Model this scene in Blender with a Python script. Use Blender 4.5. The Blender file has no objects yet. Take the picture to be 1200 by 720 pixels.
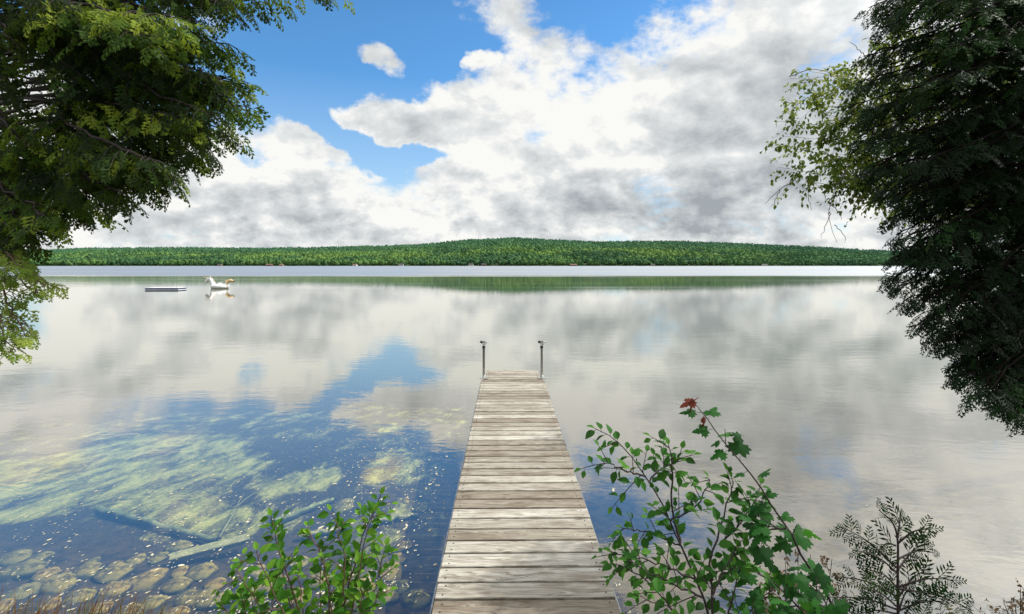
import bpy, math, random
import numpy as np
from mathutils import Vector, Matrix, noise as mnoise

rng = np.random.default_rng(7)
random.seed(7)
C = bpy.context.scene.collection
F = 600.0            # focal length in photo pixels (1200 wide)
HZ = 311.0           # photo row of the horizon
CAM_H = 2.10         # eye height above the lake
R = math.radians

# ------------------------------------------------------------------ helpers
def spot(px, py, z=0.0):
    """point on the level plane z that a photo pixel looks at"""
    d = F * (CAM_H - z) / (py - HZ)
    return np.array([(px - 600) * d / F, d, z])
def at(px, py, d):
    """point at distance d along +Y seen at a photo pixel"""
    return np.array([(px - 600) * d / F, d, CAM_H - (py - HZ) * d / F])

def tag(o, label=None, cat=None, group=None, kind=None):
    if label: o['label'] = label
    if cat: o['category'] = cat
    if group: o['group'] = group
    if kind: o['kind'] = kind
    return o
def empty(name, loc=(0, 0, 0), rz=0.0):
    o = bpy.data.objects.new(name, None)
    o.location = loc; o.rotation_euler = (0, 0, rz)
    o.empty_display_size = 0.2
    C.objects.link(o)
    return o

class MB:
    """collects geometry with numpy; build() links it as one mesh object"""
    def __init__(s):
        s.v = []; s.f = []; s.n = 0; s.rnd = []; s.mi = []; s.fc = 0
    def add(s, verts, faces, rnd=0.0, mi=0):
        verts = np.asarray(verts, dtype=np.float64).reshape(-1, 3)
        if np.isscalar(rnd): rnd = np.full(len(verts), float(rnd))
        s.v.append(verts); s.rnd.append(np.asarray(rnd, dtype=np.float32))
        if isinstance(faces, np.ndarray):
            s.f.append(faces + s.n)
            s.mi.append(np.full(len(faces), mi, dtype=np.int32))
        else:
            by = {}
            for f in faces: by.setdefault(len(f), []).append(f)
            for k, fl in by.items():
                s.f.append(np.array(fl, dtype=np.int64) + s.n)
                s.mi.append(np.full(len(fl), mi, dtype=np.int32))
        s.n += len(verts)
    def inst(s, bv, bf, M, T, rnd=None, mi=0):
        """many copies of a small shape: bv (n,3), bf (m,k), M (K,3,3), T (K,3)"""
        K = len(T)
        if K == 0: return
        V = np.einsum('kij,nj->kni', M, bv) + T[:, None, :]
        Fc = bf[None] + (np.arange(K) * len(bv))[:, None, None]
        if rnd is None: rnd = np.random.default_rng(K).random(K)
        s.add(V.reshape(-1, 3), Fc.reshape(-1, bf.shape[1]), np.repeat(rnd, len(bv)), mi)
    def box(s, c, size, rz=0.0, rnd=0.0, mi=0, bev=0.0):
        hx, hy, hz = [q / 2 for q in size]
        if bev <= 0:
            v = np.array([[x, y, z] for x in (-hx, hx) for y in (-hy, hy) for z in (-hz, hz)])
            f = [(0, 1, 3, 2), (4, 6, 7, 5), (0, 4, 5, 1), (2, 3, 7, 6), (0, 2, 6, 4), (1, 5, 7, 3)]
        else:
            b = bev; v = []
            for zz, ins in ((-hz, b), (-hz + b, 0), (hz - b, 0), (hz, b)):
                X, Y = hx - ins, hy - ins
                for (x, y) in ((-X + b, -Y), (X - b, -Y), (X, -Y + b), (X, Y - b), (X - b, Y), (-X + b, Y), (-X, Y - b), (-X, -Y + b)):
                    v.append((x, y, zz))
            v = np.array(v); f = []
            for l in range(3):
                for i in range(8):
                    j = (i + 1) % 8
                    f.append((l * 8 + i, l * 8 + j, (l + 1) * 8 + j, (l + 1) * 8 + i))
            f.append(tuple(range(7, -1, -1))); f.append(tuple(range(24, 32)))
        cz, sz = math.cos(rz), math.sin(rz)
        Rm = np.array([[cz, -sz, 0], [sz, cz, 0], [0, 0, 1]])
        s.add(v @ Rm.T + np.array(c), f, rnd, mi)
    def tube(s, pts, rad, seg=6, rnd=0.0, mi=0, cap=True):
        P = np.asarray(pts, dtype=np.float64); n = len(P)
        rad = np.broadcast_to(np.asarray(rad, dtype=np.float64), (n,))
        T = np.gradient(P, axis=0); T /= np.linalg.norm(T, axis=1)[:, None] + 1e-12
        ref = np.array([0, 0, 1.0]) if abs(T[0, 2]) < .9 else np.array([1.0, 0, 0])
        V = []
        a = np.linspace(0, 2 * math.pi, seg, endpoint=False)
        for i in range(n):
            u = np.cross(T[i], ref); u /= np.linalg.norm(u) + 1e-12
            w = np.cross(T[i], u); ref = np.cross(u, T[i])
            V.append(P[i] + rad[i] * (np.cos(a)[:, None] * u + np.sin(a)[:, None] * w))
        V = np.concatenate(V)
        i = np.arange(n - 1)[:, None] * seg; j = np.arange(seg)[None]; k = (j + 1) % seg
        fq = np.stack([i + j, i + k, i + seg + k, i + seg + j], -1).reshape(-1, 4)
        s.add(V, fq, rnd, mi)
        if cap:
            s.f.append(np.array([list(range(seg))]) + s.n - len(V)); s.mi.append(np.full(1, mi, dtype=np.int32))
            s.f.append(np.array([list(range(len(V) - 1, len(V) - 1 - seg, -1))]) + s.n - len(V)); s.mi.append(np.full(1, mi, dtype=np.int32))
    def build(s, name, mats, parent=None, smooth=False, attrs=None, origin=None):
        me = bpy.data.meshes.new(name)
        V = np.concatenate(s.v)
        if origin is not None: V = V - np.array(origin)
        me.vertices.add(len(V)); me.vertices.foreach_set('co', V.ravel().astype(np.float32))
        lens = np.concatenate([np.full(len(f), f.shape[1], dtype=np.int32) for f in s.f])
        loops = np.concatenate([f.ravel() for f in s.f]).astype(np.int32)
        starts = np.concatenate([[0], np.cumsum(lens)[:-1]]).astype(np.int32)
        me.loops.add(len(loops)); me.loops.foreach_set('vertex_index', loops)
        me.polygons.add(len(lens)); me.polygons.foreach_set('loop_start', starts); me.polygons.foreach_set('loop_total', lens)
        mi = np.concatenate(s.mi)
        if not isinstance(mats, (list, tuple)): mats = [mats]
        for m in mats: me.materials.append(m)
        me.polygons.foreach_set('material_index', mi)
        me.polygons.foreach_set('use_smooth', np.full(len(lens), smooth, dtype=bool))
        at_ = me.attributes.new('rnd', 'FLOAT', 'POINT'); at_.data.foreach_set('value', np.concatenate(s.rnd))
        for k, a in (attrs or {}).items():
            q = me.attributes.new(k, 'FLOAT', 'POINT'); q.data.foreach_set('value', np.asarray(a, dtype=np.float32))
        me.update(calc_edges=True); me.validate()
        o = bpy.data.objects.new(name, me)
        if origin is not None: o.location = origin
        if parent is not None:
            o.parent = parent
            if origin is None: o.location = -np.array(parent.location)
        C.objects.link(o)
        return o

# node building shorthand
class NT:
    def __init__(s, tree): s.t = tree
    def n(s, typ, props=None, **ins):
        nd = s.t.nodes.new(typ)
        for k, v in (props or {}).items(): setattr(nd, k, v)
        for k, v in ins.items():
            key = int(k[1:]) if k[0] == 'i' and k[1:].isdigit() else k.replace('_', ' ')
            s.set(nd.inputs[key], v)
        return nd
    def set(s, sock, v):
        if isinstance(v, bpy.types.NodeSocket): s.t.links.new(v, sock)
        elif isinstance(v, bpy.types.Node): s.t.links.new(v.outputs[0], sock)
        elif isinstance(v, (tuple, list)) and len(v) == 3 and sock.type == 'RGBA': sock.default_value = (*v, 1)
        else: sock.default_value = v
    def m(s, op, a, b=0.0, c=0.0, clamp=False):
        nd = s.n('ShaderNodeMath', {'operation': op, 'use_clamp': clamp}, i0=a, i1=b)
        if op in ('MULTIPLY_ADD',): s.set(nd.inputs[2], c)
        return nd.outputs[0]
    def vm(s, op, a, b=(0, 0, 0), out=0):
        nd = s.n('ShaderNodeVectorMath', {'operation': op}, i0=a, i1=b)
        return nd.outputs[out]
    def noise(s, vec, scale, detail=4.0, rough=.55, dist=0.0, out='Fac', dim='3D'):
        nd = s.n('ShaderNodeTexNoise', {'noise_dimensions': dim}, Vector=vec, Scale=scale, Detail=detail, Roughness=rough, Distortion=dist)
        return nd.outputs[out]
    def mr(s, v, a, b, c=0.0, d=1.0, interp='SMOOTHSTEP'):
        nd = s.n('ShaderNodeMapRange', {'interpolation_type': interp}, Value=v)
        for i, q in enumerate((a, b, c, d)): s.set(nd.inputs[i + 1], q)
        return nd.outputs[0]
    def mix(s, f, a, b, mode='MIX'):
        nd = s.n('ShaderNodeMix', {'data_type': 'RGBA', 'blend_type': mode})
        s.set(nd.inputs[0], f); s.set(nd.inputs[6], a); s.set(nd.inputs[7], b)
        return nd.outputs[2]
    def ramp(s, f, stops):
        nd = s.n('ShaderNodeValToRGB', Fac=f)
        el = nd.color_ramp.elements
        while len(el) < len(stops): el.new(.5)
        for e, (p, c) in zip(el, stops):
            e.position = p; e.color = (*c, 1)
        return nd.outputs[0]
    def attr(s, name): return s.n('ShaderNodeAttribute', {'attribute_name': name}).outputs['Fac']
def newmat(name):
    m = bpy.data.materials.new(name); m.use_nodes = True
    m.node_tree.nodes.clear()
    t = NT(m.node_tree)
    t.out = t.n('ShaderNodeOutputMaterial')
    return m, t

# ------------------------------------------------------------------ camera, sun, sky
cam_d = bpy.data.cameras.new('camera'); cam = bpy.data.objects.new('camera', cam_d)
C.objects.link(cam); bpy.context.scene.camera = cam
cam.location = (0, 0, CAM_H); cam.rotation_euler = (R(90), 0, 0)
cam_d.sensor_width = 36; cam_d.lens = 18
cam_d.shift_y = -(360 - HZ) / 1200
cam_d.clip_start = .05; cam_d.clip_end = 20000

sun_dir = Vector((.62, .20, .80)).normalized()
sl = bpy.data.lights.new('sun', 'SUN'); sun = bpy.data.objects.new('sun', sl); C.objects.link(sun)
sl.energy = 4.2; sl.angle = R(.6); sl.color = (1, .955, .88)
sun.rotation_euler = sun_dir.to_track_quat('Z', 'Y').to_euler()
sun.location = (20, 5, 30)

W = bpy.data.worlds.new('World'); bpy.context.scene.world = W; W.use_nodes = True
W.node_tree.nodes.clear(); w = NT(W.node_tree)
sky = w.n('ShaderNodeTexSky', {'sky_type': 'NISHITA', 'sun_disc': False, 'sun_elevation': math.asin(sun_dir.z),
      'sun_rotation': math.atan2(sun_dir.x, sun_dir.y), 'altitude': 200, 'air_density': 1.0, 'dust_density': .3, 'ozone_density': 2.0})
gen = w.n('ShaderNodeTexCoord').outputs['Generated']
d = w.vm('NORMALIZE', gen)
sx = w.n('ShaderNodeSeparateXYZ', i0=d)
dx, dy, dz = sx.outputs
az = w.m('ARCTAN2', dx, dy)
el = w.m('ARCSINE', dz)
elc = w.m('ABSOLUTE', el)
q0 = w.n('ShaderNodeCombineXYZ', X=az, Y=elc, Z=0.0).outputs[0]
wrp = w.vm('SUBTRACT', w.noise(q0, 7.0, 5.0, .62, 0, 'Color'), (.5, .5, .5))
q = w.vm('ADD', q0, w.vm('MULTIPLY', wrp, (.16, .12, 0)))
# cloud layer coordinates: flattening towards the horizon
zz = w.m('ADD', w.m('ABSOLUTE', dz), .30)
cp = w.n('ShaderNodeCombineXYZ', X=w.m('DIVIDE', dx, zz), Y=w.m('DIVIDE', dy, zz), Z=w.m('MULTIPLY', dz, 1.5)).outputs[0]
def blobsum(blobs):
    tot = None
    for (px, py, rx, ry, wt, rot) in blobs:
        u, v = (px - 600) / F, (HZ - py) / F
        a = math.atan(u); e = math.atan(v / math.hypot(1, u))
        ka = 1 / (1 + u * u); ke = 1 / (1 + v * v)
        nd = w.n('ShaderNodeMapping', {'vector_type': 'TEXTURE'}, Vector=q, Location=(a, e, 0), Rotation=(0, 0, R(rot)), Scale=(rx / F * ka, ry / F * ke, 1))
        ln = w.vm('LENGTH', nd.outputs[0], out=1)
        g = w.mr(ln, 1.35, .35, 0.0, wt)
        tot = g if tot is None else w.m('ADD', tot, g)
    return tot
cover = blobsum([
    (420, 45, 175, 95, -1.25, -8), (330, 95, 75, 60, -.7, 0), (440, 120, 60, 22, -.35, 0),
    (472, 188, 52, 14, -1.0, 12), (398, 156, 95, 19, -1.25, -33), (475, 138, 80, 30, .7, 0), (560, 120, 60, 40, .5, 0), (250, 215, 120, 40, .4, 0), (675, 50, 120, 80, -.62, 0),
    (745, 2, 120, 30, -.5, 0), (215, 110, 110, 60, -.6, 0), (500, 20, 90, 60, -.5, 0),
    (300, 172, 30, 16, -.5, 0), (960, 185, 90, 40, .5, 0),
    (200, -200, 520, 165, -1.3, 0), (-60, -90, 330, 150, -1.2, 0), (640, -110, 130, 100, -.9, 0), (890, -110, 70, 30, -.6, 0), (1000, -190, 80, 40, -.5, 0),
    (1140, 60, 70, 40, -.2, 0), (30, 250, 60, 26, -.5, 0),
    (447, 60, 46, 27, 1.35, -20), (559, 68, 22, 18, .95, 0), (343, 103, 22, 15, .9, 0), (615, 75, 40, 60, .35, 0),
    (470, 148, 110, 34, .35, 0), (750, 130, 150, 60, .3, 0)])
lp = w.n('ShaderNodeCombineXYZ', X=w.m('MULTIPLY', az, 1.0), Y=w.m('MULTIPLY', elc, 1.55), Z=w.m('MULTIPLY', dz, .4)).outputs[0]
nzp = w.noise(lp, 5.2, 7.0, .58, .1)
nz = w.m('ADD', w.m('MULTIPLY', w.noise(cp, 2.3, 5.0, .56, .12), .45), w.m('MULTIPLY', nzp, .55))
sun_shift = w.vm('ADD', lp, (.016, .030, .0))
nz2 = w.noise(sun_shift, 8.0, 7.0, .62, .1); nz1 = w.noise(lp, 8.0, 7.0, .62, .1)
nbig = w.noise(cp, 1.2, 2.0, .5)
dens = w.m('ADD', w.m('ADD', cover, .62), w.m('MULTIPLY', w.m('SUBTRACT', nz, .5), 3.6))
mask = w.mr(w.m('ADD', dens, w.m('MULTIPLY', w.m('SUBTRACT', w.noise(lp, 24.0, 5.0, .65), .5), .9)), -.08, .50)
emb = w.m('MULTIPLY', w.m('ADD', w.m('MULTIPLY', w.m('SUBTRACT', nz1, nz2), 1.15), w.m('MULTIPLY', w.m('SUBTRACT', w.noise(lp, 3.0, 3.0, .5), w.noise(w.vm('ADD', lp, (.03, .05, 0)), 3.0, 3.0, .5)), 1.6)), w.mr(elc, .32, .05, 1.0, 1.75))
grey = blobsum([(880, 190, 130, 100, .26, -20), (760, 235, 150, 36, .22, 0), (1000, 250, 110, 40, .26, 0), (590, 268, 300, 9, .12, 0), (330, 252, 60, 9, -.16, 0), (500, 258, 50, 8, -.16, 0), (700, 268, 70, 6, -.18, 0), (840, 272, 60, 6, -.2, 0), (420, 235, 40, 12, -.1, 0), (230, 235, 40, 12, -.14, 0),
    (250, 262, 120, 14, .14, 0), (480, 160, 70, 20, .02, 0), (950, 60, 70, 80, .16, 0), (620, 120, 90, 40, -.10, 0), (800, 30, 80, 60, -.12, 0),
    (950, 272, 60, 10, -.2, 0), (300, 200, 60, 30, -.08, 0), (700, -200, 500, 150, .12, 0)])
core = w.mr(dens, .35, 1.7)          # thick middles are darker
lum = w.m('SUBTRACT', w.m('ADD', w.m('SUBTRACT', .935, w.m('MULTIPLY', grey, 1.05)), emb), w.m('MULTIPLY', core, .22))
lum = w.m('SUBTRACT', lum, w.m('MULTIPLY', w.m('SUBTRACT', nbig, .5), .6))
pq = w.n('ShaderNodeMapping', Vector=q, Scale=(1.0, 1.5, 1.0)).outputs[0]
v1 = w.n('ShaderNodeTexVoronoi', {'feature': 'SMOOTH_F1', 'voronoi_dimensions': '2D'}, Vector=pq, Scale=11.0, Smoothness=.25)
lum = w.m('ADD', lum, w.m('MULTIPLY', w.m('SUBTRACT', .50, v1.outputs['Distance']), .13))
lum = w.m('MINIMUM', w.m('MAXIMUM', lum, .3), 1.0)
ccol = w.ramp(lum, [(0.0, (2.6, 2.9, 3.3)), (.3, (3.7, 4.05, 4.45)), (.6, (5.9, 6.2, 6.5)), (.85, (7.9, 8.1, 8.3)), (1.0, (9.6, 9.6, 9.5))])
skc = w.mix(1.0, sky.outputs[0], (.80, 1.45, 1.80), 'MULTIPLY')
zd = w.mr(dz, .42, .68, 1.0, .45)
skc = w.mix(1.0, skc, w.n('ShaderNodeCombineXYZ', X=w.m('POWER', zd, 1.3), Y=w.m('POWER', zd, 1.2), Z=zd).outputs[0], 'MULTIPLY')
skc = w.mix(w.mr(dz, .0, .34, .75, 0.0, 'LINEAR'), skc, (6.2, 7.2, 8.0))
sd_ = tuple(sun_dir)
glow = w.mr(w.vm('DOT_PRODUCT', d, sd_, out=1), .70, .97, 1.0, 2.6)
ccol = w.mix(1.0, ccol, w.n('ShaderNodeCombineXYZ', X=glow, Y=glow, Z=w.m('MULTIPLY', glow, .98)).outputs[0], 'MULTIPLY')
full = w.mix(mask, skc, ccol)
bg = w.n('ShaderNodeBackground', Color=full, Strength=.1)
w.n('ShaderNodeOutputWorld', Surface=bg.outputs[0])
W.cycles.sampling_method = 'MANUAL'; W.cycles.sample_map_resolution = 512
sc = bpy.context.scene
sc.view_settings.view_transform = 'Standard'; sc.view_settings.look = 'None'
sc.view_settings.exposure = 0; sc.view_settings.gamma = 1
sc.cycles.max_bounces = 8; sc.cycles.transparent_max_bounces = 8
sc.cycles.caustics_reflective = False; sc.cycles.caustics_refractive = False
sc.cycles.use_denoising = True
# ------------------------------------------------------------------ numpy noise
_perm = np.random.default_rng(3).random((256, 256))
def vnoise(x, y):
    xi = np.floor(x).astype(int); yi = np.floor(y).astype(int)
    fx = x - xi; fy = y - yi
    fx = fx * fx * (3 - 2 * fx); fy = fy * fy * (3 - 2 * fy)
    g = lambda a, b: _perm[a % 256, b % 256]
    return (g(xi, yi) * (1 - fx) + g(xi + 1, yi) * fx) * (1 - fy) + (g(xi, yi + 1) * (1 - fx) + g(xi + 1, yi + 1) * fx) * fy
def fbm(x, y, o=5, r=.55):
    t = 0; a = 1; n = 0
    for i in range(o):
        t = t + a * vnoise(x * 2 ** i + 17.3 * i, y * 2 ** i + 9.1 * i); n += a; a *= r
    return t / n
def inpoly(px, py, poly):
    c = np.zeros(px.shape, bool); n = len(poly)
    for i in range(n):
        x1, y1 = poly[i]; x2, y2 = poly[(i + 1) % n]
        c ^= ((y1 > py) != (y2 > py)) & (px < (x2 - x1) * (py - y1) / ((y2 - y1) + 1e-9) + x1)
    return c
def icosphere(sub):
    import bmesh
    bm = bmesh.new(); bmesh.ops.create_icosphere(bm, subdivisions=sub, radius=1.0)
    v = np.array([p.co[:] for p in bm.verts]); f = np.array([[q.index for q in p.verts] for p in bm.faces]); bm.free()
    return v, f

# ------------------------------------------------------------------ lake floor and bank
BY = [-8, 0.5, 1.7, 2.35, 2.8, 3.3, 4.2, 6, 9, 14, 25, 60, 300, 1340]
BZ = [.9, .40, .32, .16, -.06, -.24, -.36, -.56, -.85, -1.5, -3, -5, -6, -6]
def floor_z(x, y):
    y2 = y - .18 * np.clip(-x - .8, 0, 2) + .12 * np.clip(x - .8, 0, 3)
    return np.interp(y2, BY, BZ) + .05 * (fbm(x * .8 + 5, y * .8, 4) - .5) * np.clip((10 - y) / 4, 0, 1)
def bedspot(px, py):
    z = -.5
    for _ in range(12):
        p = spot(px, py, z); z = float(floor_z(np.array(p[0]), np.array(p[1])))
    return spot(px, py, z)
def gridmesh(xs, ys, zf):
    X, Y = np.meshgrid(xs, ys); Z = zf(X, Y)
    V = np.stack([X, Y, Z], -1).reshape(-1, 3)
    nx = len(xs); i = np.arange(len(ys) - 1)[:, None] * nx + np.arange(nx - 1)[None]
    Fc = np.stack([i, i + 1, i + nx + 1, i + nx], -1).reshape(-1, 4)
    return V, Fc

m_bed, t = newmat('lake_floor')
geo = t.n('ShaderNodeNewGeometry').outputs['Position']
alg = t.attr('alg'); peb = t.attr('peb')
sp = t.n('ShaderNodeSeparateXYZ', i0=geo)
rp = t.n('ShaderNodeMapping', Vector=geo, Rotation=(0, 0, R(24)), Scale=(2.0, .8, 1)).outputs[0]
n1 = t.noise(rp, 1.7, 12, .78, .35)
n2 = t.noise(geo, 42, 5, .75)
n3 = t.noise(geo, 9, 3, .6)
am = t.mr(t.m('ADD', alg, t.m('MULTIPLY', t.m('SUBTRACT', n1, .5), 2.4)), .36, .86, 0, .92)
acol = t.ramp(t.m('ADD', t.m('MULTIPLY', n1, .6), t.m('MULTIPLY', n2, .4)), [(.36, (.08, .09, .035)), (.47, (.32, .33, .10)), (.60, (.70, .66, .22))])
scol = t.ramp(n2, [(.35, (.012, .009, .008)), (.55, (.045, .032, .022)), (.68, (.24, .17, .08))])
pcol = t.ramp(n3, [(.35, (.02, .013, .009)), (.6, (.13, .085, .04))])
scol = t.mix(t.m('MULTIPLY', peb, .8), scol, pcol)
col = t.mix(am, scol, acol)
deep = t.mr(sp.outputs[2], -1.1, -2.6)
col = t.mix(deep, col, (.07, .08, .04))  # light absorbed and scattered by deep water, painted into the floor colour
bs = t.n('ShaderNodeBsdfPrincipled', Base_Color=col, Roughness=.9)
bmp = t.n('ShaderNodeBump', Strength=.6, Distance=.02, Height=n2)
t.set(bs.inputs['Normal'], bmp); t.set(t.out.inputs[0], bs)

ys = np.concatenate([np.arange(2.85, 12, .045), np.arange(12, 40, .5), [60, 120, 300, 1340]])
xs = np.concatenate([[-1500, -200, -60, -30], np.arange(-14, -9, .3), np.arange(-9, 7, .05), np.arange(7, 14, .4), [30, 60, 200, 1500]])
V, Fc = gridmesh(xs, ys, floor_z)
ppx = 600 + F * V[:, 0] / V[:, 1]; ppy = HZ + F * (CAM_H - V[:, 2]) / V[:, 1]
jx = (fbm(V[:, 0] * 1.3, V[:, 1] * 1.3, 5, .6) - .5); jy = (fbm(V[:, 0] * 1.3 + 50, V[:, 1] * 1.3 + 20, 5, .6) - .5)
qx = ppx + 60 * jx; qy = ppy + 34 * jy
P1 = [(-300, 560), (60, 536), (150, 512), (270, 512), (318, 535), (290, 560), (262, 588), (290, 604), (330, 600), (310, 625), (256, 641), (185, 612), (115, 596), (60, 610), (-60, 630), (-400, 640)]
P2 = [(296, 588), (330, 560), (398, 538), (408, 550), (375, 574), (320, 592)]
P3 = [(425, 566), (436, 536), (492, 522), (522, 546), (480, 572)]
P4 = [(-300, 540), (100, 490), (330, 480), (480, 470), (560, 480), (560, 505), (400, 520), (250, 520), (60, 550), (-300, 590)]
P5 = [(380, 625), (440, 590), (500, 585), (480, 630), (440, 690), (400, 690)]
alg = np.zeros(len(V))
for P, s_ in ((P1, .66), (P2, .66), (P3, .56), (P4, .42), (P5, .40)):
    alg = np.maximum(alg, inpoly(qx, qy, P) * s_)
alg = np.maximum(alg, .30 * inpoly(qx, qy, [(-400, 520), (560, 470), (520, 640), (250, 640), (60, 612), (-400, 640)]))
alg = np.maximum(alg, (ppx > 600) * .12 * np.clip((620 - ppy) / 80, 0, 1))
# blur a little so edges are soft
g = alg.reshape(len(ys), len(xs))
for _ in range(5):
    g[1:-1, 1:-1] = (g[1:-1, 1:-1] * 2 + g[:-2, 1:-1] + g[2:, 1:-1] + g[1:-1, :-2] + g[1:-1, 2:]) / 6
peb_ = np.clip(np.clip((qy - 600) / 60, 0, 1) + np.clip((qx - 400) / 60, 0, 1) * np.clip((qy - 540) / 40, 0, 1), 0, 1)
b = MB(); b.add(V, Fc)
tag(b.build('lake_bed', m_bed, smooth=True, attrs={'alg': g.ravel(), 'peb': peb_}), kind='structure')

m_bank, t = newmat('bank_soil')
geo = t.n('ShaderNodeNewGeometry').outputs['Position']
n1 = t.noise(geo, 5, 8, .65)
bs = t.n('ShaderNodeBsdfPrincipled', Base_Color=t.ramp(n1, [(.35, (.03, .025, .016)), (.5, (.09, .07, .045)), (.65, (.07, .10, .03))]), Roughness=.95)
t.set(bs.inputs['Normal'], t.n('ShaderNodeBump', Strength=.8, Distance=.04, Height=n1)); t.set(t.out.inputs[0], bs)
V, Fc = gridmesh(np.concatenate([np.arange(-40, -8, 1.), np.arange(-8, 8, .12), np.arange(8, 41, 1.)]), np.concatenate([np.arange(-30, 0, .6), np.arange(0, 2.851, .075)]), floor_z)
b = MB(); b.add(V, Fc); tag(b.build('shore_ground', m_bank, smooth=True), kind='structure')

# ------------------------------------------------------------------ water
m_w, t = newmat('lake_water')
g_ = t.n('ShaderNodeNewGeometry'); pos = g_.outputs['Position']
sp = t.n('ShaderNodeSeparateXYZ', i0=pos); X, Y, _z = sp.outputs
cosv = t.m('ABSOLUTE', t.vm('DOT_PRODUCT', g_.outputs['Incoming'], (0, 0, 1), out=1))
fr = t.m('MULTIPLY_ADD', t.m('POWER', t.m('SUBTRACT', 1.0, cosv), 2.35), .885, .105)
streak = t.noise(t.n('ShaderNodeMapping', Vector=pos, Scale=(.018, .05, 1)).outputs[0], 1.0, 5, .6)
yy = t.m('ADD', Y, t.m('MULTIPLY', t.m('SUBTRACT', streak, .5), 46.0))
band = t.m('MULTIPLY', t.mr(yy, 88.0, 120.0), t.mr(t.noise(t.n('ShaderNodeMapping', Vector=pos, Scale=(.004, .012, 1)).outputs[0], 1.0, 4, .6), .30, .52, .62, 1.0))
s2 = t.noise(t.n('ShaderNodeMapping', Vector=pos, Scale=(.03, .16, 1)).outputs[0], 1.0, 5, .6)
faint = t.m('MULTIPLY', t.mr(s2, .52, .66), t.mr(Y, 18.0, 45.0))
rough = t.m('ADD', t.m('MULTIPLY', band, .36), t.m('MULTIPLY_ADD', faint, .035, t.mr(Y, 22.0, 80.0, .010, .055)))
rip = t.noise(t.n('ShaderNodeMapping', Vector=pos, Rotation=(0, 0, R(18)), Scale=(1.0, 2.2, 1)).outputs[0], 1.6, 4, .6, .4)
rip2 = t.noise(t.n('ShaderNodeMapping', Vector=pos, Scale=(.25, .7, 1)).outputs[0], 1.0, 3, .5)
hgt = t.m('MULTIPLY_ADD', rip2, .6, t.m('MULTIPLY', rip, .4))
fade = t.mr(Y, 3.0, 50.0, .09, .03, 'LINEAR')
bmp = t.n('ShaderNodeBump', Strength=fade, Distance=.06, Height=hgt)
gl = t.n('ShaderNodeBsdfGlossy', Color=t.mix(band, (1.0, .985, .945), (.57, .605, .64)), Roughness=rough, Normal=bmp)
tr = t.n('ShaderNodeBsdfTransparent', Color=(.93, .95, .82))
mx = t.n('ShaderNodeMixShader', i0=fr, i1=tr.outputs[0], i2=gl.outputs[0])
t.set(t.out.inputs[0], mx)
b = MB(); b.add([(-2600, 1.2, 0), (2600, 1.2, 0), (2600, 1345, 0), (-2600, 1345, 0)], [(0, 1, 2, 3)])
tag(b.build('lake_water', m_w), kind='structure')

# ------------------------------------------------------------------ hills and far wood
RP = [(-200, 290), (60, 291), (100, 289), (200, 288), (300, 289), (400, 287.5), (450, 286), (500, 284), (550, 279), (600, 276.5), (650, 279), (700, 281.5), (750, 280.5), (800, 281), (850, 282.5), (900, 285), (950, 287), (1000, 290), (1060, 293), (1400, 294)]
YS, YR = 1330.0, 2600.0
def ridge(px): return np.interp(px, [p[0] for p in RP], [HZ - p[1] for p in RP])
def hill_z(X, Y):
    px = 600 + 600 * X / Y
    tt = np.clip((Y - YS) / (YR - YS), 0, 1.25)
    s_ = np.where(tt < 1, np.clip(tt, 0, 1) ** .85, 1 - (tt - 1) * 1.2)
    base = (ridge(px) - 4.0) * YR / F
    r = base * s_ * (1 + .10 * (fbm(X / 260, Y / 260, 4) - .5) * (tt < .95))
    return .4 + r + 3 * (fbm(X / 60, Y / 60, 3) - .5) * np.clip(tt * 8, 0, 1)
m_h, t = newmat('hill_ground')
bs = t.n('ShaderNodeBsdfPrincipled', Base_Color=(.03, .06, .02), Roughness=1.0); t.set(t.out.inputs[0], bs)
us = np.linspace(-1.25, 1.25, 260); yh = np.concatenate([[YS - 8, YS - 2], np.linspace(YS + 2, 2950, 70)])
U, Yg = np.meshgrid(us, yh); Xg = U * Yg; Zg = hill_z(Xg, Yg); Zg[0] = -1; Zg[1] = .2
nx = len(us); i = np.arange(len(yh) - 1)[:, None] * nx + np.arange(nx - 1)[None]
b = MB(); b.add(np.stack([Xg, Yg, Zg], -1).reshape(-1, 3), np.stack([i, i + 1, i + nx + 1, i + nx], -1).reshape(-1, 4))
tag(b.build('hills', m_h, smooth=True), kind='structure')

m_f, t = newmat('far_foliage')
geo = t.n('ShaderNodeNewGeometry').outputs['Position']
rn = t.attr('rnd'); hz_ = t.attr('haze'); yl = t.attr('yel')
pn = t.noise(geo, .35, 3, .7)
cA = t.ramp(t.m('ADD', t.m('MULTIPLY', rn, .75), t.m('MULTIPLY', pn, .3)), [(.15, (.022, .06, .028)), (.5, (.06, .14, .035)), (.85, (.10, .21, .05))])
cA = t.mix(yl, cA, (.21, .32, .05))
cA = t.mix(hz_, cA, (.055, .16, .12)); cA = t.mix(.42, cA, (.065, .15, .07))  # distance haze painted into the crown colours, with an even share everywhere
bs = t.n('ShaderNodeBsdfPrincipled', Base_Color=cA, Roughness=.9)
bs.inputs['Specular IOR Level'].default_value = .1
t.set(t.out.inputs[0], bs)
iv, if_ = icosphere(1)
r_ = np.random.default_rng(11)
def rotz(a):
    c, s_ = np.cos(a), np.sin(a); z = np.zeros_like(a); o = np.ones_like(a)
    return np.stack([np.stack([c, -s_, z], -1), np.stack([s_, c, z], -1), np.stack([z, z, o], -1)], -2)
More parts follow.
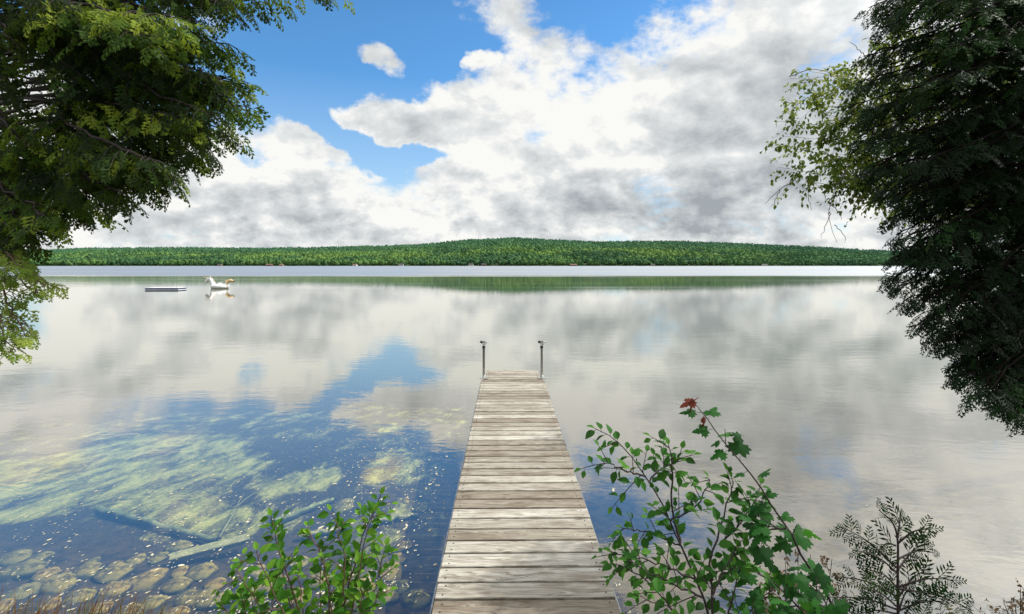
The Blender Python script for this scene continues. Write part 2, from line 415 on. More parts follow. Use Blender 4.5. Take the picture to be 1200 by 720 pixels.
def forest(name, n, y0, y1, conif):
    bb = MB(); HZA = []; YL = []
    u = r_.uniform(-1.12, 1.0, n); yv = y0 + (y1 - y0) * r_.random(n) ** (1.15)
    X = u * yv; px = 600 + 600 * u; Z = hill_z(X, yv)
    con = r_.random(n) < np.clip(conif + 1.1 * (fbm(X / 90, yv / 200, 3) - .5) + .25 * (px > 880), 0.02, .95)
    patch = fbm(X / 110 + 4, yv / 160, 4)
    rnd = np.clip(.5 + 1.9 * (patch - .5) + r_.normal(0, .15, n), 0, 1)
    tt = (yv - YS) / (YR - YS)
    yel = np.clip(np.exp(-((tt - .22) / .2) ** 2) * 1.1 * (1 - np.clip((px - 760) / 260, 0, 1)) * (.3 + 1.7 * (patch - .3)), 0, .85) * (rnd > .35)
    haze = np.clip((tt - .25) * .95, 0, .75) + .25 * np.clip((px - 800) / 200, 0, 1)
    for isC in (False, True):
        k = np.where(con == isC)[0]; K = len(k)
        if not K: continue
        hgt = r_.uniform(9, 18, K) * (1.15 if isC else 1.0); wd = (r_.uniform(2.2, 3.4, K) if isC else r_.uniform(3.4, 6.5, K))
        if isC:
            v = [[0, 0, 1.0]]; f = []
            for ring, (zz_, rr) in enumerate(((.66, .42), (.6, .2), (.22, 1.0), (.0, .35))):
                for a in range(6):
                    aa = a * math.pi / 3 + ring * .5; w_ = rr * (1.15 if a % 2 else .85)
                    v.append([w_ * math.cos(aa), w_ * math.sin(aa), zz_])
            f = [[0, 1 + a, 1 + (a + 1) % 6] for a in range(6)]
            for ring in range(3):
                o = 1 + ring * 6
                for a in range(6):
                    f.append([o + a, o + 6 + a, o + 6 + (a + 1) % 6]); f.append([o + a, o + 6 + (a + 1) % 6, o + (a + 1) % 6])
            bv = np.array(v, float); bf = np.array(f)
        else:
            bv = iv.copy(); bv[:, 2] = bv[:, 2] * .5 + .52
            bv *= (1 + .5 * (np.random.default_rng(5).random(len(bv))[:, None] - .5)) * np.array([1, 1, 1]); bf = if_
        M = rotz(r_.uniform(0, 6.28, K))
        S = np.stack([wd, wd, hgt], -1)
        M = M * S[:, None, :]
        T = np.stack([X[k], yv[k], Z[k] - .8], -1)
        rk = rnd[k] * (.45 if isC else 1.0)
        bb.inst(bv, bf, M, T, rk)
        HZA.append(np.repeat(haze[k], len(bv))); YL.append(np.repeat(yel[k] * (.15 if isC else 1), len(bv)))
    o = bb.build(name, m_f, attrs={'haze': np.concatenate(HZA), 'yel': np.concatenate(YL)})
    return o
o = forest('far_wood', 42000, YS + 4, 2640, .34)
tag(o, 'mixed green forest covering the low hills across the lake', 'forest', kind='stuff')

# cottages on the far shore
def simple(name, colr, rough=.7, spec=.3, metal=0.0):
    m, t = newmat(name)
    geo = t.n('ShaderNodeTexCoord').outputs['Object']
    nn = t.noise(geo, 8, 5, .6)
    c = t.mix(t.mr(nn, .3, .7), tuple(q * .8 for q in colr), tuple(min(1, q * 1.12) for q in colr))
    bs = t.n('ShaderNodeBsdfPrincipled', Base_Color=c, Roughness=rough, Metallic=metal)
    bs.inputs['Specular IOR Level'].default_value = spec
    t.set(t.out.inputs[0], bs); return m
m_white = simple('white_paint', (.75, .75, .72)); m_brown = simple('brown_siding', (.20, .11, .06)); m_red = simple('red_siding', (.22, .10, .07))
m_roofd = simple('dark_shingle', (.07, .07, .075)); m_roofr = simple('rust_roof', (.20, .12, .09)); m_glassd = simple('dark_glass', (.03, .04, .05), .1, .6)
m_tan = simple('tan_siding', (.42, .34, .22))
for (px, w_, h_, mw, mr_, lb) in (
    (258, 11, 5, m_tan, m_roofd, 'tan cottage alone on the far shore behind the white float'),
    (316, 16, 5, m_brown, m_roofr, 'long brown cottage with rust roof on the far shore, right of the float'),
    (330, 9, 5, m_tan, m_roofr, 'small tan cottage with rust roof close beside the long brown cottage'),
    (416, 11, 5, m_white, m_roofr, 'white cottage with rust roof on the far shore between brown and grey-roofed ones'),
    (470, 12, 6, m_white, m_roofd, 'bright white cottage with dark roof on the far shore left of the hill top'),
    (552, 12, 6, m_white, m_roofd, 'white cottage with dark roof on the far shore just left of the dock posts'),
    (567, 12, 6, m_brown, m_roofd, 'dark brown cottage on the far shore above the left dock post'),
    (672, 17, 5, m_red, m_roofr, 'long red cottage on the far shore right of the dock'),
    (765, 10, 5, m_tan, m_roofd, 'tan cottage with dark roof low on the far shore under the right ridge'),
    (896, 12, 5, m_white, m_roofd, 'white cottage farthest right on the far shore')):
    Yh = YS - 3; Xh = (px - 600) * Yh / F; z0 = .3
    e = empty('cottage', (Xh, Yh, z0), R(random.uniform(-12, 12)))
    tag(e, lb, 'cottage', 'cottages along the far shore')
    dd = 8.0; hw = h_ * .6
    b = MB(); b.box((0, 0, hw / 2), (w_, dd, hw))
    for sx_ in (-1, 1): b.add([(sx_ * w_ / 2, -dd / 2, hw), (sx_ * w_ / 2, dd / 2, hw), (sx_ * w_ / 2, 0, hw + h_ * .42)], [(0, 1, 2)])
    o = b.build('wall', mw); o.parent = e
    b = MB(); ov = .6
    for s_ in (-1, 1):
        b.add([(-w_ / 2 - ov, s_ * (dd / 2 + ov), hw - .2), (w_ / 2 + ov, s_ * (dd / 2 + ov), hw - .2), (w_ / 2 + ov, 0, hw + h_ * .45), (-w_ / 2 - ov, 0, hw + h_ * .45)], [(0, 1, 2, 3)])
    o = b.build('roof', mr_); o.parent = e
    b = MB(); b.box((w_ * .3, .8, hw + h_ * .45), (.8, .8, 1.6)); oc = b.build('chimney', m_red); oc.parent = o
    for k in (-1, 0, 1):
        b = MB(); b.box((k * w_ * .3, -dd / 2 - .03, hw * .55), (w_ * .14, .1, hw * .4))
        o = b.build('window' if k else 'door', m_glassd if k else m_roofd); o.parent = e

# ------------------------------------------------------------------ dock
DZ = .31; DA = math.atan(.0109)
def dk(x, y, z=0.0):      # dock coordinates -> world
    return np.array([.1007 - .0109 * y + x, y + .0109 * x, z])
m_wood, t = newmat('weathered_plank')
tc = t.n('ShaderNodeTexCoord').outputs['Object']; rn = t.attr('rnd')
off = t.n('ShaderNodeCombineXYZ', X=t.m('MULTIPLY', rn, 37.0), Y=t.m('MULTIPLY', rn, 91.0), Z=t.m('MULTIPLY', rn, 13.0)).outputs[0]
pc = t.vm('ADD', tc, off)
wv = t.noise(t.n('ShaderNodeMapping', Vector=pc, Scale=(1.1, 6.0, 6.0)).outputs[0], 1.5, 3, .5)
gc = t.vm('ADD', t.n('ShaderNodeMapping', Vector=pc, Scale=(1.3, 46.0, 14.0)).outputs[0], t.n('ShaderNodeCombineXYZ', X=0.0, Y=t.m('MULTIPLY', wv, 9.0), Z=0.0).outputs[0])
grain = t.noise(gc, 2.2, 8, .68)
fine = t.noise(t.n('ShaderNodeMapping', Vector=pc, Scale=(4, 210, 50)).outputs[0], 1.6, 4, .7)
blot = t.noise(t.n('ShaderNodeMapping', Vector=pc, Scale=(2.2, 5, 5)).outputs[0], 1.4, 5, .6)
gg = t.m('ADD', t.m('MULTIPLY', grain, .58), t.m('MULTIPLY', fine, .42))
wc = t.ramp(gg, [(.30, (.06, .05, .042)), (.42, (.22, .195, .16)), (.50, (.46, .44, .40)), (.62, (.70, .69, .65))])
wc = t.mix(t.mr(blot, .45, .68, 0, .6), wc, (.22, .175, .135))
tintf = t.ramp(t.m('FRACT', t.m('MULTIPLY', rn, 7.31)), [(0, (.46, .40, .34)), (.3, (.60, .56, .50)), (.6, (.74, .715, .665)), (1, (.98, .97, .93))])
wc = t.mix(1.0, wc, tintf, 'MULTIPLY')
# knots
vo = t.n('ShaderNodeTexVoronoi', Vector=t.n('ShaderNodeMapping', Vector=pc, Scale=(2.4, 9.0, 1)).outputs[0], Scale=1.0)
wc = t.mix(t.mr(vo.outputs['Distance'], .02, .13, .75, 0.0), wc, (.10, .065, .04))
# iron-stained screw heads near the plank ends
sp = t.n('ShaderNodeSeparateXYZ', i0=tc)
bs = t.n('ShaderNodeBsdfPrincipled', Base_Color=wc, Roughness=.82)
bs.inputs['Specular IOR Level'].default_value = .25
t.set(bs.inputs['Normal'], t.n('ShaderNodeBump', Strength=.6, Distance=.004, Height=gg)); t.set(t.out.inputs[0], bs)
m_beam = simple('weathered_beam', (.22, .20, .17), .85)
m_galv = simple('galvanised_pipe', (.42, .42, .40), .38, .5, .85); m_blk = simple('black_plastic', (.02, .02, .02), .5)
m_chrome = simple('bright_bracket', (.72, .72, .70), .25, .5, .9); m_screw = simple('screw_head', (.05, .045, .04), .5, .5, .6)
dock = empty('wooden_dock', dk(0, .6, DZ)); dock.rotation_euler = (0, 0, 0)
tag(dock, 'narrow weathered grey wooden plank dock running straight out into the lake', 'dock')
b = MB(); scr = MB(); y = .62; pitch = .1468
while y < 8.70:
    wdt = .98 if y < 8.02 else .868
    wdt += random.uniform(-.006, .006)
    rz = DA * -0 + R(random.uniform(-.25, .25)) + .0109
    zc = DZ - .019 + random.uniform(-.0018, .0018)
    c = dk(random.uniform(-.003, .003), y, zc)
    rv = random.random()
    b.box(c, (wdt, pitch - random.uniform(.017, .023), .038), rz, rv, 0, .0035)
    for sx_ in (-1, 1):
        for dy_ in (-.035, .035):
            p = dk(sx_ * (wdt / 2 - .045) + random.uniform(-.006, .006), y + dy_ + random.uniform(-.006, .006), DZ + .0005 + zc - (DZ - .019))
            scr.tube([p - [0, 0, .004], p + [0, 0, .0015]], .0045, 8, 0, 1)
    y += pitch
DL = tuple(dock.location)
def dchild(mb, name, m, smooth=False, par=None):
    o = mb.build(name, m, None, smooth, origin=DL); o.parent = dock; o.location = (0, 0, 0)
    if par is not None: o.parent = par
    return o
for k in range(len(scr.v)): b.v.append(scr.v[k]); b.rnd.append(scr.rnd[k])
b.f += [f + b.n for f in scr.f]; b.mi += scr.mi; b.n += scr.n
deck = dchild(b, 'decking', [m_wood, m_screw])
for sx_ in (-1, 1):
    b = MB(); b.box(dk(sx_ * .475, 4.28, DZ - .038 - .072), (.038, 7.4, .14), .0109 * 1.0); o = dchild(b, 'stringer', m_beam)
    b = MB(); b.box(dk(sx_ * .499, 4.3, DZ - .045), (.008, 7.4, .03), .0109); o = dchild(b, 'edge_strip', m_galv)
b = MB(); b.box(dk(0, 8.66, DZ - .038 - .06), (.86, .038, .12), .0109); dchild(b, 'end_beam', m_beam)
for yy_ in (2.7, 5.4):
    for sx_ in (-1, 1):
        b = MB(); p = dk(sx_ * .43, yy_, 0); b.tube([(p[0], p[1], -1.2), (p[0], p[1], DZ - .05)], .021, 12); dchild(b, 'leg', m_galv, True)
    b = MB(); b.box(dk(0, yy_ + .06, DZ - .038 - .05), (.9, .038, .09), .0109); dchild(b, 'cross_beam', m_beam)
for sx_ in (-1, 1):
    p = dk(sx_ * .458, 8.10, 0); x0, y0 = p[0], p[1]; zt = .83
    b = MB(); b.tube([(x0, y0, -1.6), (x0, y0, zt)], .019, 16); po = dchild(b, 'post', m_galv, True)
    b = MB(); b.tube([(x0, y0, zt - .05), (x0, y0, zt - .01), (x0, y0, zt + .0)], [.024, .024, .022], 16); dchild(b, 'collar', m_blk, True, po)
    b = MB()
    b.tube([(x0 + .004, y0, zt - .005), (x0 + .006, y0, zt + .02), (x0 + .008, y0, zt + .05), (x0 + .008, y0, zt + .055)], [.02, .028, .04, .036], 16)
    b.box((x0 + .035, y0, zt + .052), (.05, .05, .022), 0, 0, 0, .004); dchild(b, 'bracket', m_chrome, True, po)
    b = MB(); b.tube([(x0 - .012, y0 - .01, zt + .045), (x0 - .055, y0 - .012, zt + .066)], [.017, .02], 10)
    b.tube([(x0 + .0, y0, zt + .05), (x0 + .0, y0, zt + .064)], [.03, .027], 12); dchild(b, 'cap', m_blk, True, po)
    b = MB(); b.box((x0, y0 - .045, DZ + .012), (.13, .05, .012), 0, 0, 0, .002); b.tube([(x0, y0, DZ - .04), (x0, y0, DZ + .03)], [.031, .031], 14); dchild(b, 'base_bracket', m_chrome, False, po)

# ------------------------------------------------------------------ submerged stones and logs
def stone_mat(name, c1, c2):
    m, t = newmat(name)
    tc = t.n('ShaderNodeTexCoord').outputs['Object']
    n1 = t.noise(tc, 14, 6, .7); n2 = t.noise(tc, 4, 3, .5)
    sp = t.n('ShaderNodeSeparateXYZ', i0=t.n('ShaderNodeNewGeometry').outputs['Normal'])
    c = t.mix(t.mr(n1, .40, .60), c1, c2); c = t.mix(t.mr(sp.outputs[2], .25, .88, .92, 0.0), c, (.035, .035, .025))  # steep sides painted near-black, shade between stones put into the colour
    c = t.mix(t.mr(n2, .45, .7, 0, .5), c, (.12, .13, .06))
    bs = t.n('ShaderNodeBsdfPrincipled', Base_Color=c, Roughness=.9)
    t.set(bs.inputs['Normal'], t.n('ShaderNodeBump', Strength=.5, Distance=.015, Height=n1)); t.set(t.out.inputs[0], bs); return m
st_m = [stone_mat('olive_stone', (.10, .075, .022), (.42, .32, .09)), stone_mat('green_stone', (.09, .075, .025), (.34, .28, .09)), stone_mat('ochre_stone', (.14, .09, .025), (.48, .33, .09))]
stones = [(16, 658, 38, 18, 1), (47, 657, 26, 13, 1), (27, 673, 54, 20, 1), (52, 678, 32, 16, 2), (22, 699, 44, 25, 1), (63, 690, 48, 22, 0), (58, 712, 28, 18, 2),
 (102, 673, 37, 18, 0), (134, 675, 37, 20, 0), (159, 658, 22, 12, 0), (186, 656, 20, 12, 1), (208, 645, 28, 11, 1), (229, 648, 24, 13, 0), (245, 648, 13, 7, 0), (133, 696, 36, 19, 2),
 (173, 684, 38, 26, 2), (207, 690, 36, 17, 0), (238, 673, 32, 21, 0), (210, 673, 23, 13, 2), (220, 701, 32, 15, 1), (252, 688, 27, 15, 2), (240, 711, 62, 20, 0), (178, 710, 38, 20, 0),
 (93, 703, 38, 20, 0), (76, 673, 10, 7, 2), (151, 681, 9, 8, 0), (108, 661, 18, 9, 1), (136, 663, 14, 8, 2), (474, 642, 18, 12, 2), (467, 657, 20, 12, 2), (458, 673, 28, 22, 2),
 (402, 596, 27, 13, 1), (476, 588, 9, 7, 2), (492, 597, 22, 8, 1), (285, 702, 34, 18, 0), (318, 690, 36, 20, 2), (300, 672, 26, 13, 0), (345, 704, 40, 20, 2), (372, 684, 34, 18, 0), (396, 704, 36, 20, 1),
 (425, 690, 32, 18, 2), (350, 662, 26, 13, 0), (450, 704, 34, 18, 0), (488, 706, 40, 18, 1), (470, 690, 26, 14, 1), (424, 660, 24, 12, 0), (0, 715, 34, 18, 2), (118, 716, 34, 14, 2), (-14, 680, 30, 14, 0), (150, 722, 40, 18, 0), (205, 722, 36, 14, 2)]
sizes = {0: 'mottled olive', 1: 'dull greenish', 2: 'ochre brown'}
isv, isf = icosphere(3)
order = sorted(range(len(stones)), key=lambda i: -stones[i][2])
for i, (px, py, sw, sh, k) in enumerate(stones):
    p = bedspot(px, py); r2s = np.random.default_rng(500 + i)
    rad = sw * p[1] / F / 2 * r2s.uniform(.82, 1.0); ry = max(rad * .55, sh * p[1] ** 2 / F / 2.6 * .62)
    r2 = np.random.default_rng(100 + i)
    v = isv.copy(); o3 = r2.random(3) * 50
    dsp = np.array([mnoise.noise(Vector(q * 1.25 + o3)) + .35 * mnoise.noise(Vector(q * 2.9 + o3)) for q in v])
    v = v * (1 + .32 * dsp)[:, None]
    v = np.sign(v) * np.abs(v) ** .9
    hh = rad * r2.uniform(.32, .52); v = v * np.array([rad, ry, hh])
    a = r2.uniform(-.25, .35); ca, sa = math.cos(a), math.sin(a); v = v @ np.array([[ca, sa, 0], [-sa, ca, 0], [0, 0, 1]])
    b = MB(); b.add(v, isf)
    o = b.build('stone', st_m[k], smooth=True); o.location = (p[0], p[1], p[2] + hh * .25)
    big = 'largest flat' if sw > 55 else 'large' if sw > 40 else 'medium' if sw > 26 else 'small' if sw > 14 else 'tiny'
    if px < 262: near = 'among the drowned stones at the left corner'
    elif px < 400: near = 'on the lake bed behind the left leafy shrub'
    else: near = 'on the lake bed in or beside the shadow left of the dock'
    # position words inside the group
    rowp = 'nearest row' if py > 698 else 'second row' if py > 680 else 'third row' if py > 664 else 'outermost row'
    tag(o, None, 'stone', 'stones lying under water near the bank')
    o['_n'] = '%s %s stone' % (big, sizes[k]); o['_r'] = rowp; o['_w'] = near
nst = [o for o in bpy.data.objects if o.name.split('.')[0] == 'stone']
seen = {}
for o in sorted(nst, key=lambda q: q.location.x / q.location.y):
    base = '%s, %s' % (o['_n'], o['_r']); seen.setdefault((base, o['_w']), []).append(o)
ordn = ['leftmost', 'second from left', 'third from left', 'fourth from left', 'fifth from left', 'sixth from left']
for (base, near), L in seen.items():
    short = near.replace('among the drowned stones at the left corner', 'at the left corner').replace('on the lake bed behind the left leafy shrub', 'behind left shrub').replace('on the lake bed in or beside the shadow left of the dock', 'by the dock shadow')
    for j, o in enumerate(L):
        o['label'] = ('%s %s' % (base, short)) if len(L) == 1 else ('%s %s, %s' % (base, short, ordn[j] if j < len(L) - 1 or len(L) < 2 else 'rightmost'))
for o in nst:
    for k in ('_n', '_r', '_w'): del o[k]

m_log = stone_mat('sunken_wood', (.34, .32, .17), (.52, .50, .28)); m_log2 = stone_mat('slimy_log', (.20, .23, .12), (.38, .42, .22))
def log(name, pts, rad, m, lb, cat, lift=.03):
    P = [bedspot(*p) + [0, 0, lift] for p in pts]
    P = np.array(P); tt = np.linspace(0, len(P) - 1, 16)
    Q = np.stack([np.interp(tt, range(len(P)), P[:, k]) for k in range(3)], -1)
    Q[:, 2] = np.linspace(P[0][2], P[-1][2], 16)
    Q += np.random.default_rng(len(lb)).normal(0, .006, Q.shape)
    b = MB(); b.tube(Q, np.linspace(rad, rad * .8, 16) * (1 + .15 * np.random.default_rng(3).normal(0, 1, 16).clip(-1, 1)), 10); o = b.build(name, m, smooth=True, origin=Q.mean(0))
    tag(o, lb, cat); return o
log('sunken_log', [(116, 603), (256, 642)], .040, m_log2, 'long slimy sunken log lying slantwise at the edge of the pale weed', 'log', .05)
log('sunken_log', [(320, 618), (392, 588)], .04, m_log2, 'green submerged log between the two pale weed patches', 'log')
log('sunken_log', [(350, 634), (410, 622)], .035, m_log, 'short thin submerged log right behind the left shrub', 'log')
log('sunken_log', [(430, 618), (489, 607)], .035, m_log, 'thin pale submerged log reaching to the dock shadow', 'log')
Pa, Pb = bedspot(198, 664), bedspot(292, 647)
mid = (Pa + Pb) / 2; L = np.linalg.norm(Pb - Pa); an = math.atan2(Pb[1] - Pa[1], Pb[0] - Pa[0])
b = MB(); b.box((0, 0, 0), (L, .11, .04), 0, .3, 0, .006); o = b.build('sunken_plank', m_log); o.location = mid + [0, 0, .09]; o.rotation_euler = (0, 0, an)
tag(o, 'pale straight sunken plank lying above the drowned stones', 'plank')
b = MB()
def bedcurve(pts, lift): return np.array([bedspot(*p) + [0, 0, lift] for p in pts])
b.tube(bedcurve([(257, 642), (266, 625), (277, 607)], .08), [.014, .011, .009], 6); b.tube(bedcurve([(277, 607), (288, 596), (306, 584)], .1), [.008, .006, .004], 6); b.tube(bedcurve([(277, 607), (281, 598), (286, 590)], .1), [.007, .005, .003], 6)
tag(b.build('sunken_branch', m_log, smooth=True), 'thin forked pale branch lying under water beyond the sunken log', 'branch')

# floating specks
m_speck = simple('pollen_and_leaf_specks', (.58, .56, .44), .8)
r_ = np.random.default_rng(21)
K = 30000
px = r_.uniform(-40, 1200, K); py = 430 + 300 * r_.random(K) ** .8
dn = fbm(px / 60, py / 40, 4)
wt = np.exp(-((px - (470 - (py - 560) * .1)) / 130) ** 2) * .55 + .33 * np.exp(-((px - 170) / 190) ** 2) * (py > 520) + .13 * ((px > 690) & (px < 790) & (py > 500)) + .01
keep = r_.random(K) < wt * np.clip((dn - .34) * 4, 0, 1) * .8
px, py = px[keep], py[keep]; K = len(px)
T = np.array([spot(a, c_, .003) for a, c_ in zip(px, py)])
an = R(60) + r_.normal(0, .5, K); M = rotz(an); ln_ = r_.lognormal(-5.15, .5, K); S = np.stack([ln_, ln_ * r_.uniform(.35, .8, K), np.ones(K)], -1); M = M * S[:, None, :]
b = MB(); hexv = np.array([[1.2, 0, 0], [.5, .8, 0], [-.6, .7, 0], [-1.1, -.1, 0], [-.4, -.8, 0], [.6, -.6, 0]]); b.inst(hexv, np.array([[0, 1, 2, 3, 4, 5]]), M, T)
tag(b.build('floating_debris', m_speck), 'pale specks and bits of leaf drifting on the water by the dock', 'debris', kind='stuff')

# ------------------------------------------------------------------ unicorn float and swim platform
m_vinyl = simple('white_vinyl', (.82, .82, .82), .35, .5); m_gold = simple('gold_vinyl', (.80, .55, .28), .35, .5); m_pink = simple('pink_vinyl', (.80, .62, .52), .35, .5)
un = empty('inflatable_unicorn', spot(254, 338.6) + [0, .5, 0]); U0 = np.array(un.location)
tag(un, 'white inflatable unicorn pool float with gold horn and tail on the lake', 'pool float')
def uchild(b, name, m): o = b.build(name, m, smooth=True); o.parent = un; return o
b = MB(); th = np.linspace(0, 2 * math.pi, 33)[:-1]; ring = []
seg = 12; V = []
for a in th:
    for c_ in np.linspace(0, 2 * math.pi, seg, endpoint=False):
        rr = .25 * (1 + .03 * math.cos(6 * a)); V.append(((.55 + rr * math.cos(c_)) * math.cos(a) * 1.0, (.45 + rr * math.cos(c_)) * math.sin(a), .17 + rr * math.sin(c_) * .85))
V = np.array(V); n_ = len(th); Fq = [(i * seg + j, ((i + 1) % n_) * seg + j, ((i + 1) % n_) * seg + (j + 1) % seg, i * seg + (j + 1) % seg) for i in range(n_) for j in range(seg)]
b.add(V, Fq)
b.tube([(-.42, 0, .05), (.0, 0, .1), (.45, 0, .05)], [.2, .45, .2], 14); uchild(b, 'body', m_vinyl)
b = MB(); b.tube([(-.50, 0, .12), (-.64, 0, .38), (-.74, 0, .62), (-.84, 0, .80), (-.96, 0, .86)], [.28, .22, .17, .16, .14], 12)
b.tube([(-.86, 0, .90), (-.98, 0, .86), (-1.12, 0, .74), (-1.24, 0, .62), (-1.30, 0, .58)], [.12, .18, .15, .13, .07], 12)
for s_ in (-1, 1): b.tube([(-.93, s_ * .09, .86), (-.92, s_ * .12, 1.0)], [.04, .008], 8)
hd = uchild(b, 'neck_and_head', m_vinyl)
b = MB(); b.tube([(-1.08, 0, .94), (-1.28, 0, .99), (-1.52, 0, 1.03)], [.06, .04, .008], 10); o = uchild(b, 'horn', m_gold)
b = MB()
for (x_, z_) in ((-.88, 1.02), (-.72, .88), (-.62, .72), (-.52, .54)): b.tube([(x_ - .02, 0, z_ - .05), (x_ + .05, 0, z_ + .05), (x_ + .10, 0, z_ - .02)], [.05, .06, .02], 8)
uchild(b, 'mane', m_pink)
b = MB(); b.tube([(.62, 0, .42), (.75, 0, .66), (.98, 0, .72), (1.18, 0, .66), (1.36, 0, .74)], [.08, .15, .14, .10, .02], 10)
b.tube([(.66, .05, .42), (.55, .1, .62), (.42, .1, .72)], [.07, .09, .02], 8); uchild(b, 'tail', m_gold)
m_navy = simple('navy_vinyl', (.02, .04, .14), .4, .5)
pf = empty('swim_platform', spot(186, 340.2) + [0, .9, 0], R(3)); tag(pf, 'flat white floating swim platform with navy blue edge, left of the float', 'platform')
b = MB(); b.box((0, 0, .0), (2.7, 1.26, .12), 0, 0, 0, .05); o = b.build('hull', m_vinyl); o.parent = pf
b = MB(); b.box((0, 0, .10), (2.75, 1.3, .10), 0, 0, 0, .03); o = b.build('edge_band', m_navy); o.parent = pf
b = MB(); b.box((.0, .02, .17), (2.68, 1.22, .05), 0, 0, 0, .012); o = b.build('top_deck', m_vinyl); o.parent = pf
# ------------------------------------------------------------------ foliage materials
def leafmat(name, stops, trans=.35, tcol=(.25, .45, .04), rough=.6, spec=.12):
    m, t = newmat(name)
    rn = t.attr('rnd'); geo = t.n('ShaderNodeNewGeometry').outputs['Position']
    n1 = t.noise(geo, 2.2, 3, .6)
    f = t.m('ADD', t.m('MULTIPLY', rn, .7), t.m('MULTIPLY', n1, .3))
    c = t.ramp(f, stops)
    bs = t.n('ShaderNodeBsdfPrincipled', Base_Color=c, Roughness=rough); bs.inputs['Specular IOR Level'].default_value = spec
    tl = t.n('ShaderNodeBsdfTranslucent', Color=t.mix(.45, c, tcol))
    mx = t.n('ShaderNodeMixShader', i0=trans, i1=bs.outputs[0], i2=tl.outputs[0])
    t.set(t.out.inputs[0], mx); return m
m_cedL = leafmat('sunny_cedar_foliage', [(.12, (.006, .014, .006)), (.38, (.016, .042, .010)), (.66, (.06, .13, .018)), (.92, (.34, .42, .05))], .38, (.35, .50, .04))  # yellow end paints sun highlights, dark end the crown's inner shade
m_cedY = leafmat('pale_cedar_foliage', [(.1, (.06, .11, .02)), (.5, (.16, .27, .04)), (.9, (.42, .48, .10))], .42, (.5, .6, .08))  # sunlit version of the cedar foliage, the sunlight put into its colour
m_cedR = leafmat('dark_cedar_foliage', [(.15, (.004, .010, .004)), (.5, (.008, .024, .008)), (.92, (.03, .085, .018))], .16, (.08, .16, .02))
m_birch = leafmat('birch_leaf', [(.1, (.035, .08, .012)), (.5, (.12, .22, .03)), (.9, (.40, .44, .10))], .45, (.45, .5, .10))
m_sapl = leafmat('sapling_leaf', [(.1, (.014, .05, .014)), (.5, (.035, .14, .02)), (.9, (.15, .34, .05))], .35, (.2, .5, .04))
m_maple = leafmat('maple_leaf', [(.1, (.012, .05, .014)), (.6, (.026, .12, .02)), (.95, (.08, .26, .04))], .35, (.12, .42, .03))
m_redleaf = leafmat('red_maple_leaf', [(.1, (.06, .015, .012)), (.9, (.20, .05, .025))], .2, (.35, .06, .02))
m_alder = leafmat('alder_leaf', [(.1, (.012, .05, .010)), (.45, (.05, .18, .018)), (.9, (.28, .50, .05))], .42, (.3, .6, .04))
m_dry = leafmat('dry_flower', [(.1, (.07, .04, .025)), (.9, (.28, .2, .12))], .2, (.3, .2, .1))
m_drygrass = leafmat('dry_grass_blade', [(.1, (.16, .07, .03)), (.5, (.30, .17, .08)), (.9, (.25, .32, .08))], .3, (.4, .3, .1))
m_bark, t = newmat('bark'); tc = t.n('ShaderNodeTexCoord').outputs['Object']
n1 = t.noise(t.n('ShaderNodeMapping', Vector=tc, Scale=(9, 9, 1.5)).outputs[0], 2.5, 6, .65)
bs = t.n('ShaderNodeBsdfPrincipled', Base_Color=t.ramp(n1, [(.35, (.035, .026, .02)), (.6, (.13, .10, .075)), (.75, (.20, .17, .13))]), Roughness=.9)
t.set(bs.inputs['Normal'], t.n('ShaderNodeBump', Strength=.9, Distance=.03, Height=n1)); t.set(t.out.inputs[0], bs)
m_twig = simple('brown_twig', (.11, .07, .05), .8); m_dtwig = simple('dark_twig', (.035, .025, .025), .7); m_btwig = simple('shaded_twig', (.012, .010, .009), .9, .05); m_gtwig = simple('grey_twig', (.20, .17, .14), .85)  # shaded_twig has the right tree's shade put into its near-black colour

# ------------------------------------------------------------------ leaf and spray shapes
def frond(seed, n=9, wd=.05, sub=True):
    """flat evergreen spray, unit length along +X, in the XY plane"""
    r = np.random.default_rng(seed); V = []; Q = []
    def strip(p, d, L, w_, z0, z1):
        nrm = np.array([-d[1], d[0]]); a = p; m_ = p + d * L * .55; e = p + d * L
        k = len(V)
        V.extend([[*a, z0], [*(m_ + nrm * w_), (z0 + z1) / 2], [*e, z1], [*(m_ - nrm * w_), (z0 + z1) / 2]])
        Q.append([k, k + 1, k + 2, k + 3])
    droop = lambda x: -.18 * x * x
    for i in range(4): strip(np.array([i * .25, 0.]), np.array([1., 0]), .28, wd * .5, droop(i * .25), droop(i * .25 + .25))
    for i in range(n):
        tt = .08 + .84 * i / (n - 1); s_ = 1 if i % 2 else -1
        ang = s_ * R(r.uniform(38, 58)); L = (.42 * (1 - tt) ** .8 + .13) * r.uniform(.8, 1.2)
        d_ = np.array([math.cos(ang), math.sin(ang)]); p = np.array([tt, 0.])
        z0 = droop(tt); z1 = z0 - .08 * r.random() - .12 * L
        strip(p, d_, L, wd * .75, z0, z1)
        if sub:
            for k, q in enumerate((.3, .55, .78)):
                a2 = ang + (1 if k % 2 else -1) * R(r.uniform(32, 50)); L2 = L * (.45 - .12 * k) * r.uniform(.8, 1.3)
                strip(p + d_ * L * q, np.array([math.cos(a2), math.sin(a2)]), L2, wd * .62, z0 + (z1 - z0) * q, z1 - .03)
                if k == 1: strip(p + d_ * L * .45, np.array([math.cos(2 * ang - a2), math.sin(2 * ang - a2)]), L2, wd * .6, z0 + (z1 - z0) * q, z1 - .03)
    return np.array(V, float), np.array(Q)
FR = [frond(s_) for s_ in range(4)]
FRL = [frond(s_ + 50, 8, .075) for s_ in range(4)]
